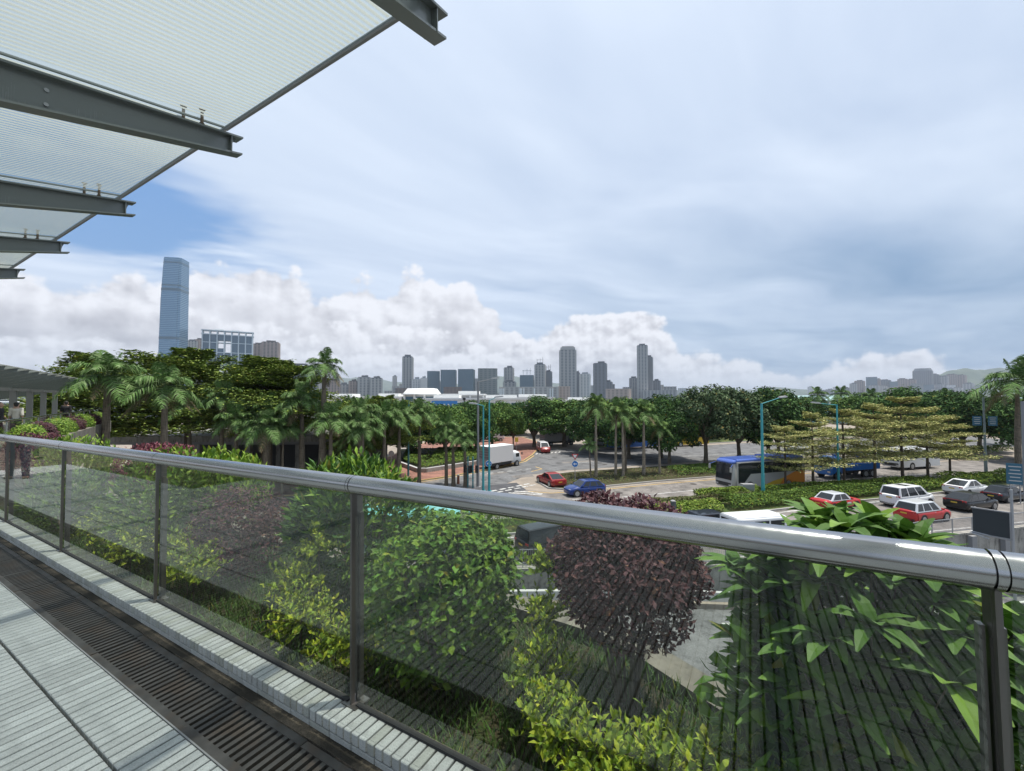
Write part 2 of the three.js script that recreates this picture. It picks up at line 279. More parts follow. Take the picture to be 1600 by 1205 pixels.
// deck slab and the floor laid on it, strip by strip
{
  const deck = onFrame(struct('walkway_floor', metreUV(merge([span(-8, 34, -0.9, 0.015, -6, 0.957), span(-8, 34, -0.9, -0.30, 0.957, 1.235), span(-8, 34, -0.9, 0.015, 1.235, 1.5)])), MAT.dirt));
  const P = 0.0585, LIFT = 0.045, cols = [[0.735, 0.955], [0.464, 0.722], [0.2, 0.452], [-0.078, 0.187], [-0.356, -0.091], [-0.634, -0.369], [-0.912, -0.647], [-1.19, -0.925], [-1.468, -1.203], [-1.746, -1.481], [-2.024, -1.759]];
  const kinds = cols.slice(0, 2).map(([a, b]) => [0, 1, 2].map((k) => { const g = chamfered(P - 0.0105, 0.03, b - a, 0.003); const uv = g.attributes.uv; for (let i = 0; i < uv.count; i++) uv.setXY(i, uv.getX(i) + k * 0.37, uv.getY(i) + k * 0.61); return g; }));
  const tones = [1, 0.94, 1.05, 0.88].map((k) => { const m = MAT.tile.clone(); m.color = C(k, k, k * 0.99); return m; });
  const r = rng(5), rest = []; let n = 0;
  cols.forEach(([a, b], c) => {
    for (let k = Math.floor(-6 / P); k * P < 20; k++) {
      const u = k * P, dz = (a + b) / 2, near = c < 3 && u > 1.0 && u < 7.2 && n < 300;
      const rel = Math.atan2(u, dz) / D2R, seen = rel > 58 && rel < 84;        // inside the picture, not only mirrored
      if (near && seen) {
        const m = part(deck, 'tile', kinds[Math.min(c, 1)][Math.floor(r() * 3)], tones[Math.floor(r() * 4)]); n++;
        m.position.set(u, LIFT - 0.03 + (r() - 0.5) * 0.0016, dz);
      } else if (c < 7 ? u < 16 : u < 9) rest.push(chamfered(P - 0.0105, 0.03, b - a, 0.003).translate(u, LIFT - 0.03 + (r() - 0.5) * 0.0016, dz));
    }
  });
  part(deck, 'tile_field', metreUV(merge(rest)), MAT.tile, 'stuff');
}
// drain channel with its slotted covers
{
  const drain = walkThing('drain_channel', 'long rusty slotted drain cover along the foot of the glass railing', 'drain');
  const bars = [], L = 0.6, pitch = 0.0461;
  const rails = [span(0, L, -0.024, 0, 0, 0.042), span(0, L, -0.024, 0, 0.232, 0.268)];
  for (let k = 0; k < 13; k++) bars.push(span(k * pitch + 0.0005, k * pitch + 0.0255, -0.022, -0.0012, 0.042, 0.232));
  const cover = metreUV(merge([...rails, ...bars]));
  for (let k = -4; k < 26; k++) { const m = part(drain, 'drain_cover', cover, MAT.iron); m.position.set(k * (L + 0.002), 0.039 + 0.002 * Math.sin(k * 2.3), 0.964); }
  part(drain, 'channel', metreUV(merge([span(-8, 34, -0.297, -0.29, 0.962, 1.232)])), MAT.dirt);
  part(drain, 'edge_bar', metreUV(merge([span(-8, 34, 0.016, 0.046, 0.9575, 0.9635)])), MAT.midGrey);
}
// tiled kerb under the railing
{
  const kerb = walkThing('tiled_kerb', 'low kerb of narrow pale tiles carrying the glass railing', 'kerb');
  part(kerb, 'kerb_core', metreUV(merge([span(-8, 34, 0.0152, 0.113, 1.3, 1.45)])), MAT.dirt);
  part(kerb, 'silt', metreUV(merge([span(-8, 34, 0.0155, 0.044, 1.236, 1.3)])), MAT.dirt);
  const P = 0.05, top = [0, 1, 2].map((k) => { const g = merge([chamfered(P - 0.0085, 0.014, 0.106, 0.003), chamfered(P - 0.0085, 0.014, 0.05, 0.003).rotateX(-Math.PI / 2).translate(0, -0.0125, -0.0525)]); const uv = g.attributes.uv; for (let i = 0; i < uv.count; i++) uv.setXY(i, uv.getX(i) + k * 0.37, uv.getY(i) + k * 0.61); return g; });
  const low = chamfered(0.146, 0.012, 0.026, 0.003).rotateX(-Math.PI / 2), tones = [0.9, 0.82, 1.0, 0.96].map((k, i) => { const m = MAT.tile.clone(); m.color = C(k, k * 0.985, k * (i === 1 ? 0.92 : 0.97)); return m; });
  const r = rng(9), rest = []; let n = 0;
  for (let k = Math.floor(-6 / P); k * P < 22; k++) {
    const u = k * P;
    if (u > 0.55 && u < 13 && n < 300) { const m = part(kerb, 'tile', top[Math.floor(r() * 3)], tones[Math.floor(r() * 4)]); m.position.set(u, 0.113 + (r() - 0.5) * 0.002, 1.3515); n++; }
    else rest.push(chamfered(P - 0.0085, 0.014, 0.106, 0.003).translate(u, 0.113, 1.3515));
  }
  for (let k = -40; k * 0.15 < 20; k++) { const m = part(kerb, 'base_tile', low, tones[Math.floor(r() * 4)]); m.position.set(k * 0.15, 0.056, 1.3 - (r()) * 0.002); }
  part(kerb, 'tile_field', metreUV(merge(rest)), MAT.tile, 'stuff');
}
// glass railing
{
  const rail = walkThing('glass_railing', 'glass railing with a thick round stainless steel handrail in the foreground', 'railing');
  const H = 1.192, R = 0.045, posts = []; for (let k = -2; k < 13; k++) posts.push(POST0 + k * POST_STEP);
  const cyl = (L, r) => { const g = new THREE.CylinderGeometry(r, r, L, 40, 1, true); g.rotateZ(Math.PI / 2); return g; };
  posts.forEach((u, i) => {
    if (i < posts.length - 1) {
      const L = POST_STEP - 0.026, m = part(rail, 'handrail', cyl(L, R), MAT.steel); m.position.set(u + POST_STEP / 2, H, GLASS_V);
      const g = part(rail, 'glass_pane', new THREE.PlaneGeometry(POST_STEP - 0.05, H - R - 0.145), MAT.pane); g.position.set(u + POST_STEP / 2, (H - R + 0.135) / 2, GLASS_V);
      part(rail, 'glass_seat', metreUV(span(u + 0.03, u + POST_STEP - 0.03, 0.127, 0.14, GLASS_V - 0.012, GLASS_V + 0.012)), MAT.rubber);
    }
    const band = part(rail, 'joint_sleeve', merge([cyl(0.0262, R - 0.004), cyl(0.016, R + 0.0012)]), MAT.steel); band.position.set(u, H, GLASS_V);
    const p = part(rail, 'post', merge([span(u - 0.006, u + 0.006, 0.126, H - R + 0.01, GLASS_V - 0.016, GLASS_V + 0.005), span(u - 0.0062, u + 0.0062, 0.104, H - 0.16, GLASS_V + 0.018, GLASS_V + 0.058)]), MAT.steelDull);
    part(p, 'clamp_plate', merge([span(u - 0.024, u - 0.012, 0.16, H - 0.14, GLASS_V + 0.022, GLASS_V + 0.04), span(u + 0.012, u + 0.024, 0.16, H - 0.14, GLASS_V + 0.022, GLASS_V + 0.045)]), MAT.steelDull);
    part(p, 'rail_bracket', merge([span(u - 0.0066, u + 0.0066, H - 0.16, H - R + 0.012, GLASS_V + 0.002, GLASS_V + 0.05)]), MAT.steelDull);
    part(p, 'base_plate', span(u - 0.05, u + 0.05, 0.1275, 0.134, GLASS_V - 0.03, GLASS_V + 0.06), MAT.steelDull);
  });
}
// glass canopy on steel beams; also used for the far arm of the walkway
const SLOPE = 11.5 * D2R, sealM = std(0.13, 0.16, 0.155, 0.5);
function canopy(frame, label, edgeV, edgeW, us, step, inner, detail, colW) {
  const can = onFrame(thing('glass_canopy', label, 'canopy'), frame), tan = Math.tan(SLOPE), wAt = (v) => edgeW + (v - edgeV) * tan;
  const depth = (v) => 0.165 + Math.min(0.26, Math.max(0, edgeV + 0.12 - v) * 0.072), end = edgeV + 0.13;
  const flange = (up, half, t) => {                                    // a flat that follows the top or the underside of the beam
    const g = new THREE.BufferGeometry(), pos = [], vs = [end - 0.002, edgeV - 0.6, edgeV - 1.6, edgeV - 3.2, inner], y = (v) => wAt(v) - 0.065 - (up ? 0 : depth(v) - t);
    for (let i = 0; i < vs.length - 1; i++) {
      const a = vs[i], b = vs[i + 1], q = (p1, p2, p3, p4) => pos.push(...p1, ...p2, ...p3, ...p1, ...p3, ...p4), P = (s, top, v) => [s * half, y(v) - (top ? 0 : t), v];
      q(P(-1, 1, a), P(1, 1, a), P(1, 1, b), P(-1, 1, b)); q(P(-1, 0, b), P(1, 0, b), P(1, 0, a), P(-1, 0, a)); q(P(1, 0, a), P(1, 0, b), P(1, 1, b), P(1, 1, a)); q(P(-1, 1, a), P(-1, 1, b), P(-1, 0, b), P(-1, 0, a));
      if (!i) q(P(-1, 0, a), P(1, 0, a), P(1, 1, a), P(-1, 1, a));
    }
    g.setAttribute('position', new THREE.Float32BufferAttribute(pos, 3)); g.computeVertexNormals(); return clean(g);
  };
  const webShape = () => {
    const s = new THREE.Shape(), vs = [end - 0.09, edgeV - 0.6, edgeV - 1.6, edgeV - 3.2, inner]; s.moveTo(end - 0.005, wAt(end) - 0.07);
    s.quadraticCurveTo(end - 0.075, wAt(end) - 0.085, end - 0.085, wAt(end) - 0.065 - depth(end) + 0.004);
    for (const v of vs) s.lineTo(v, wAt(v) - 0.065 - depth(v) + 0.003); for (const v of [...vs].reverse()) s.lineTo(v, wAt(v) - 0.069); s.closePath();
    return new THREE.ExtrudeGeometry(s, { depth: 0.022, bevelEnabled: false, curveSegments: 6 }).translate(0, 0, -0.011).rotateY(-Math.PI / 2);
  };
  const beam = merge([flange(true, 0.062, 0.016), flange(false, 0.05, 0.016), webShape(), ...(detail ? [box(0.11, 0.165, 0.008, 0, wAt(end - 0.09) - 0.152, end - 0.095)] : [])]);
  const disc = detail ? merge([new THREE.CylinderGeometry(0.024, 0.018, 0.014, 14).translate(0, 0.131, 0), new THREE.CylinderGeometry(0.011, 0.013, 0.13, 10).translate(0, 0.065, 0), new THREE.CylinderGeometry(0.02, 0.02, 0.012, 10).translate(0, 0.006, 0)]) : null;
  us.forEach((u, i) => {
    const b = part(can, 'beam', beam, MAT.greySteel); b.position.x = u;
    if (detail) {
      for (const v of [edgeV - 0.2, edgeV - 1.5, edgeV - 2.8]) for (const s of [-1, 1]) { const m = part(can, 'standoff_bolt', disc, MAT.timber); m.position.set(u + s * 0.045, wAt(v) - 0.066, v - (s + 1) * 0.05); }
      const c = part(b, 'bolt_head', merge([0.03, 0.13].flatMap((dy) => [-1, 1].map((s) => new THREE.CylinderGeometry(0.013, 0.013, 0.012, 8).rotateZ(Math.PI / 2).translate(s * 0.016, wAt(edgeV - 1.1) - 0.13 - dy, edgeV - 1.1)))), MAT.galv); c.userData.kind = 'stuff';
    }
    if (i < us.length - 1) {
      const w = us[i + 1] - u - 0.016, L = (edgeV - inner) / Math.cos(SLOPE), mid = (edgeV + inner) / 2;
      const pane = part(can, 'glass_pane', new THREE.PlaneGeometry(w, L).rotateX(-Math.PI / 2), MAT.roofPane); pane.position.set((u + us[i + 1]) / 2, wAt(mid), mid); pane.rotation.x = -SLOPE;
      if (detail) {
        const n = Math.floor((w - 0.08) / 0.048), st = []; for (let k = 0; k < n; k++) st.push(new THREE.PlaneGeometry(0.025, L - 0.03).rotateX(-Math.PI / 2).translate(-w / 2 + 0.04 + (k + 0.5) * 0.048, 0.006, 0));
        part(pane, 'printed_stripes', merge(st), MAT.frit, 'stuff');
        part(pane, 'glass_edge', merge([span(-w / 2, w / 2, -0.012, 0.012, L / 2, L / 2 + 0.016)]), sealM);
        part(pane, 'edge_strip', merge([span(-w / 2, w / 2, -0.03, -0.013, L / 2 - 0.012, L / 2 + 0.012)]), MAT.midGrey);
        part(pane, 'joint_seal', merge([span(w / 2 + 0.001, w / 2 + 0.015, -0.008, 0.008, -L / 2, L / 2)]), sealM);
      } else part(pane, 'printed_film', new THREE.PlaneGeometry(w - 0.1, L).rotateX(-Math.PI / 2).translate(0, 0.01, 0), MAT.frit);
    }
  });
  if (colW) for (let i = 0; i < us.length; i += 2) { const m = part(can, 'column', metreUV(merge([span(-0.13, 0.13, 0.0, wAt(colW) - 0.34, -0.13, 0.13), span(-0.2, 0.2, wAt(colW) - 0.5, wAt(colW) - 0.36, -0.6, 0.6)])), MAT.midGrey); m.position.set(us[i], 0, colW); }
  return can;
}
canopy(WALK, 'near glass canopy with striped panes on grey steel beams overhead', 1.9, 4.12, [-3, -2, -1, 0, 1, 2, 3, 4, 5].map((k) => 1.65 + k * 2.41), 2.41, -3.4, true, -2.75);

// ---------------------------------------------------------------- foliage
function leafField(spots, o) {                                        // one mesh of many small folded leaves; spots: [x, y, z, nx, ny, nz]
  const r = rng(o.seed), n = spots.length, tri = o.fine ? 4 : 2, pos = new Float32Array(n * tri * 9), col = new Float32Array(n * tri * 9);
  const N = V3(), T = V3(), B = V3(), P = V3(), q = V3(); let k = 0;
  const put = (c, ...pts) => { for (const p of pts) { pos[k] = p[0]; pos[k + 1] = p[1]; pos[k + 2] = p[2]; col[k] = c[0]; col[k + 1] = c[1]; col[k + 2] = c[2]; k += 3; } };
  const A = (a, b, c) => [P.x + T.x * a + B.x * b + N.x * c, P.y + T.y * a + B.y * b + N.y * c, P.z + T.z * a + B.z * b + N.z * c];
  for (const s of spots) {
    P.set(s[0], s[1], s[2]); N.set(s[3], s[4], s[5]).addScaledVector(q.set(r() - 0.5, r() - 0.5 + (o.lift ?? 0.25), r() - 0.5), o.jitter ?? 1.3).normalize();
    T.set(r() - 0.5, (r() - 0.5) * 0.7 + (o.rise ?? 0), r() - 0.5); T.addScaledVector(N, -T.dot(N) + (o.out ?? 0)).normalize(); B.crossVectors(N, T).normalize();
    const L = o.len * (0.5 + 0.95 * r()), W = o.wid * (0.55 + 0.85 * r()) / 2, bend = L * (o.bend ?? 0.12), t = r(), c0 = o.colors[Math.floor(r() * o.colors.length)], kk = 0.7 + 0.6 * t, old = r() < 0.03 ? 1 : 0, c = [c0[0] * kk + old * 0.12, c0[1] * kk + old * 0.05, c0[2] * kk];
    if (o.fine) {
      const a = A(0, 0, 0), m1 = A(L * 0.45, W, bend * 0.5 + W * 0.25), m2 = A(L * 0.45, -W, bend * 0.5 + W * 0.25), mid = A(L * 0.5, 0, bend * 0.5), e = A(L, 0, -bend * 0.6);
      put(c, a, mid, m1); put(c, a, m2, mid); put(c, mid, e, m1); put(c, mid, m2, e);
    } else { const a = A(-L / 2, 0, -bend), e = A(L / 2, 0, -bend), m1 = A(0, W, bend * 0.4), m2 = A(0, -W, bend * 0.4); put(c, a, e, m1); put(c, a, m2, e); }
  }
  const g = new THREE.BufferGeometry(); g.setAttribute('position', new THREE.BufferAttribute(pos, 3)); g.setAttribute('color', new THREE.BufferAttribute(col, 3)); g.computeVertexNormals(); return g;
}
function shellSpots(blobs, n, seed, inner = 0.72, cut = -9) {          // leaf places spread through the outer part of rounded clumps
  const r = rng(seed), out = [], w = blobs.map((b) => Math.pow(b[3] * b[4] * b[5], 0.67)), tot = w.reduce((a, b) => a + b, 0);
  blobs.forEach((b, i) => {
    const m = Math.round((n * w[i]) / tot);
    for (let k = 0; k < m; k++) {
      const z = 2 * r() - 1, th = r() * 6.2832, s = Math.sqrt(1 - z * z), d = [s * Math.cos(th), z, s * Math.sin(th)], rough = 0.76 + 0.48 * fbm(d[0] * 2.2 + i * 7 + 10, d[1] * 2.2 + d[2] * 2.2 + 10, 3, seed & 255);
      const q = (inner + (1 - inner) * Math.sqrt(r())) * rough, y = b[1] + d[1] * b[4] * q;
      if (y < cut) continue;
      out.push([b[0] + d[0] * b[3] * q, y, b[2] + d[2] * b[5] * q, d[0], d[1], d[2]]);
    }
  });
  return out;
}
const GREEN = [[0.105, 0.185, 0.022], [0.14, 0.235, 0.028], [0.07, 0.135, 0.02], [0.19, 0.29, 0.035]];
const DARKGREEN = [[0.045, 0.105, 0.026], [0.06, 0.135, 0.03], [0.08, 0.17, 0.034], [0.10, 0.20, 0.04]];
const LIME = [[0.33, 0.41, 0.04], [0.44, 0.50, 0.05], [0.24, 0.34, 0.04], [0.17, 0.27, 0.035]];
const PURPLE = [[0.095, 0.042, 0.052], [0.125, 0.056, 0.066], [0.065, 0.03, 0.04], [0.18, 0.088, 0.092]];
const PINK = [[0.23, 0.07, 0.10], [0.16, 0.05, 0.075], [0.30, 0.12, 0.13]];
const BRIGHT = [[0.16, 0.28, 0.035], [0.22, 0.35, 0.045], [0.10, 0.20, 0.03], [0.30, 0.42, 0.07]];

// planter beyond the railing: soil, low outer ledge, outer face
const SOIL = -0.42;
{
  const edge = [[34, 3.55], [1.9, 3.45], [1.05, 3.40], [0.2, 2.95], [-0.9, 2.32], [-6, 2.1]];
  const soilOutline = [[34, 1.46], ...edge.map(([u, v]) => [u, v - 0.1]), [-6, 1.46]];
  const loc = (pts, y0, y1) => { const s = new THREE.Shape(pts.map(([u, v]) => new THREE.Vector2(u, -v))); const g = new THREE.ExtrudeGeometry(s, { depth: y1 - y0, bevelEnabled: false }); g.rotateX(-Math.PI / 2).translate(0, y0, 0); return metreUV(g); };
  const soil = onFrame(struct('planter_soil', loc(soilOutline, -1.0, SOIL), MAT.soil));
  const wall = walkThing('planter_ledge', 'weathered concrete ledge around the outer edge of the planter', 'planter');
  for (let i = 0; i < edge.length - 1; i++) {
    const [u0, v0] = edge[i], [u1, v1] = edge[i + 1], du = u1 - u0, dv = v1 - v0, L = Math.hypot(du, dv), nu = dv / L, nv = -du / L, k = 0.24;
    part(wall, 'ledge_stone', loc([[u0, v0], [u1, v1], [u1 + nu * k, v1 + nv * k], [u0 + nu * k, v0 + nv * k]], -1.25, SOIL + 0.07), oldOrShadedConcrete);
  }
  const r = rng(77), sp = []; for (let k = 0; k < 40000; k++) { const u = -1.5 + 14 * Math.pow(r(), 1.5), v = 1.48 + 1.85 * r(); if (v > 2.3 + (u + 0.9) * 0.55) continue; sp.push([u, SOIL, v, r() - 0.5, 0.5, r() - 0.5]); }
  const g = onFrame(new THREE.Mesh(leafField(sp, { seed: 3, len: 0.12, wid: 0.009, colors: [[0.08, 0.16, 0.035], [0.11, 0.18, 0.045], [0.06, 0.12, 0.03]], rise: 1.6, out: 0.5, fine: true }), MAT.leaf)); g.name = 'planter_grass'; tag(g, 'short ragged grass on the soil of the planter', 'grass', null, 'stuff'); scene.add(g);
}
function shrubAt(name, label, category, u, v, group) { return onFrame(thing(name, label, category, null, 0, group), WALK, V3(u, SOIL, v)); }
function twigs(t, n, h, spread, seed, r0 = 0.012) {
  const r = rng(seed), g = []; for (let k = 0; k < n; k++) { const a = r() * 6.28, d = spread * (0.3 + 0.7 * r()); g.push(limb([V3(Math.cos(a) * 0.04, -0.03, Math.sin(a) * 0.04), V3(Math.cos(a) * d * 0.5, h * 0.5, Math.sin(a) * d * 0.5), V3(Math.cos(a) * d, h * (0.75 + 0.25 * r()), Math.sin(a) * d)], [r0, r0 * 0.7, r0 * 0.3], 5)); }
  part(t, 'stem', merge(g), MAT.bark);
}
function clipped(label, u, v, w, R, o) {                               // a clipped or naturally round bush; w: height of its middle over the soil
  const t = shrubAt(o.name ?? 'round_shrub', label, 'shrub', u, v); twigs(t, 16, w + R[1] * 0.4, R[0] * 0.8, o.seed);
  const r = rng(o.seed + 1), blobs = [[0, w, 0, R[0], R[1], R[2]]];
  for (let k = 0; k < (o.lumps ?? 10); k++) { const a = r() * 6.28, z = r() * 1.5 - 0.6, s = Math.sqrt(Math.max(0, 1 - z * z)), q = 0.74; blobs.push([Math.cos(a) * s * R[0] * q, w + z * R[1] * q, Math.sin(a) * s * R[2] * q, R[0] * 0.36, R[1] * 0.34, R[2] * 0.36]); }
  part(t, 'foliage', leafField(shellSpots(blobs, o.n, o.seed + 2, o.inner ?? 0.7, o.cut ?? 0.02), { seed: o.seed + 3, fine: true, ...o }), o.gloss ? MAT.leafGloss : MAT.leaf, 'stuff');
  return t;
}
clipped('clipped round green shrub with glossy oval leaves behind the middle glass pane', 2.02, 2.45, 0.62, [0.55, 0.57, 0.55], { seed: 100, n: 9500, len: 0.06, wid: 0.036, colors: GREEN.concat([[0.13, 0.26, 0.035], [0.10, 0.22, 0.03]]), gloss: true, out: 0.15, lift: 0.35 });
clipped('big round dark purple shrub rising above the handrail', 0.72, 2.72, 0.95, [0.46, 0.45, 0.46], { seed: 120, n: 17000, len: 0.042, wid: 0.022, colors: PURPLE, name: 'purple_shrub', out: 0.2, lumps: 14, jitter: 1.6 });
clipped('purple round shrub seen dim through the third glass pane', 5.15, 2.62, 0.55, [0.56, 0.5, 0.55], { seed: 140, n: 8000, len: 0.04, wid: 0.02, colors: PURPLE, name: 'purple_shrub', jitter: 1.6 });
clipped('dark green shrub with pointed leaves right behind the tall steel post', 3.5, 2.95, 0.86, [0.68, 0.6, 0.62], { seed: 160, n: 4600, len: 0.12, wid: 0.032, colors: DARKGREEN.concat(BRIGHT.slice(0, 2)), gloss: true, out: 0.55, rise: 0.2, jitter: 1.2 });
clipped('shrub with upright lime green leaf tips above the handrail left of the poles', 3.75, 3.1, 0.97, [0.62, 0.34, 0.42], { seed: 180, n: 900, len: 0.17, wid: 0.042, colors: BRIGHT.concat(LIME.slice(2)), gloss: true, out: 0.7, rise: 1.2, jitter: 0.9, cut: 0.6 });
clipped('green leafy shrub behind the fourth glass pane', 6.6, 2.5, 0.72, [0.75, 0.68, 0.6], { seed: 200, n: 4200, len: 0.10, wid: 0.036, colors: GREEN.concat(BRIGHT), gloss: true, out: 0.5, rise: 0.2 });
clipped('yellow green leafy shrub topping the handrail beside the pink one', 6.5, 3.05, 0.92, [0.95, 0.42, 0.45], { seed: 220, n: 1700, len: 0.12, wid: 0.042, colors: BRIGHT.concat(LIME.slice(2)), gloss: true, out: 0.6, rise: 1.0, cut: 0.5 });
clipped('pinkish purple loose shrub standing above the handrail near the palms', 8.3, 2.95, 0.98, [0.95, 0.42, 0.5], { seed: 240, n: 6000, len: 0.05, wid: 0.022, colors: PINK, name: 'purple_shrub', out: 0.4, rise: 0.5 });
clipped('lime green shrub peeping over the handrail at far left', 11.2, 2.75, 0.9, [1.3, 0.5, 0.5], { seed: 260, n: 3000, len: 0.10, wid: 0.035, colors: BRIGHT, out: 0.5, rise: 0.8 });
clipped('dusky red low shrub at the far left end of the handrail', 14.5, 2.85, 0.86, [1.7, 0.55, 0.6], { seed: 280, n: 5200, len: 0.06, wid: 0.026, colors: PINK.concat(PURPLE), name: 'purple_shrub', out: 0.4, rise: 0.5 });
clipped('green shrub deep behind the leftmost glass pane', 9.6, 2.2, 0.5, [0.9, 0.5, 0.45], { seed: 290, n: 2600, len: 0.09, wid: 0.03, colors: GREEN, out: 0.5, rise: 0.3 });
// low golden duranta along the glass, in sprays of small leaves
function golden(label, list, seed, u, v) {
  const t = shrubAt('golden_shrub', label, 'shrub', u, v), r = rng(seed), sp = [], st = [];
  for (const [du, dw, dv, R, n] of list) for (let k = 0; k < n * 2.2; k++) {
    const a = r() * 6.28, e = Math.acos(1 - 1.3 * r()), L = R * (0.6 + 0.5 * r()), d = V3(Math.sin(e) * Math.cos(a), Math.cos(e) * 0.9 + 0.1, Math.sin(e) * Math.sin(a)), b = V3(du, dw - R * 0.45, dv), tip = b.clone().addScaledVector(d, L);
    st.push(limb([b, b.clone().lerp(tip, 0.5).add(V3(0, 0.012, 0)), tip], [0.004, 0.003, 0.0015], 4));
    for (let q = 0; q < 17; q++) { const f = 0.25 + 0.75 * (q / 16), p = b.clone().lerp(tip, f), th = q * 2.4 + r(); sp.push([p.x, p.y, p.z, d.x * 0.4 + Math.cos(th) * 0.5, d.y * 0.4 + 0.7, d.z * 0.4 + Math.sin(th) * 0.5]); }
    if (k % 6 === 0) st.push(limb([V3(du * 0.9, -0.03, dv), b], [0.008, 0.005], 4));
  }
  part(t, 'stem', merge(st), MAT.bark, 'stuff');
  part(t, 'foliage', leafField(sp, { seed: seed + 1, len: 0.048, wid: 0.023, colors: LIME, fine: true, out: 0.4, jitter: 1.1, rise: 0.3 }), MAT.leaf, 'stuff');
  return t;
}
golden('low golden shrub below the purple shrub, sprawling along the glass', [[0.95, 0.52, 0.35, 0.22, 26], [1.05, 0.72, 0.55, 0.2, 18], [1.1, 0.95, 0.72, 0.18, 14], [0.75, 0.5, 0.05, 0.22, 30], [0.5, 0.5, -0.02, 0.22, 34], [0.25, 0.46, 0.02, 0.22, 34], [0.05, 0.52, 0.0, 0.24, 36], [0.3, 0.42, 0.2, 0.22, 22]], 300, 0.1, 1.85);
golden('golden shrub with low sprays beside the big leaved shrub', [[0, 0.48, 0, 0.25, 34], [-0.25, 0.42, 0.05, 0.22, 22], [0.12, 0.36, -0.12, 0.2, 18]], 320, 0.0, 1.95);
golden('golden shrub behind the second glass pane below the dark shrub', [[0, 0.5, 0, 0.3, 40], [-0.4, 0.42, 0, 0.25, 26], [0.35, 0.6, 0.2, 0.26, 26], [0.3, 0.85, 0.35, 0.2, 16], [-0.6, 0.4, 0.05, 0.2, 14]], 340, 2.95, 1.95);
golden('small golden shrub behind the third glass pane', [[0, 0.5, 0, 0.3, 36], [0.4, 0.6, 0.1, 0.3, 26]], 360, 4.75, 2.0);
golden('golden shrub sprawling far along the glass', [[0, 0.5, 0, 0.35, 34], [0.7, 0.6, 0.1, 0.35, 30], [1.4, 0.5, 0.2, 0.35, 26]], 380, 6.1, 1.95);
golden('golden shrub at the right edge beyond the last post', [[0, 0.62, 0, 0.22, 40], [-0.12, 0.46, 0.1, 0.24, 40]], 400, -0.84, 2.12);
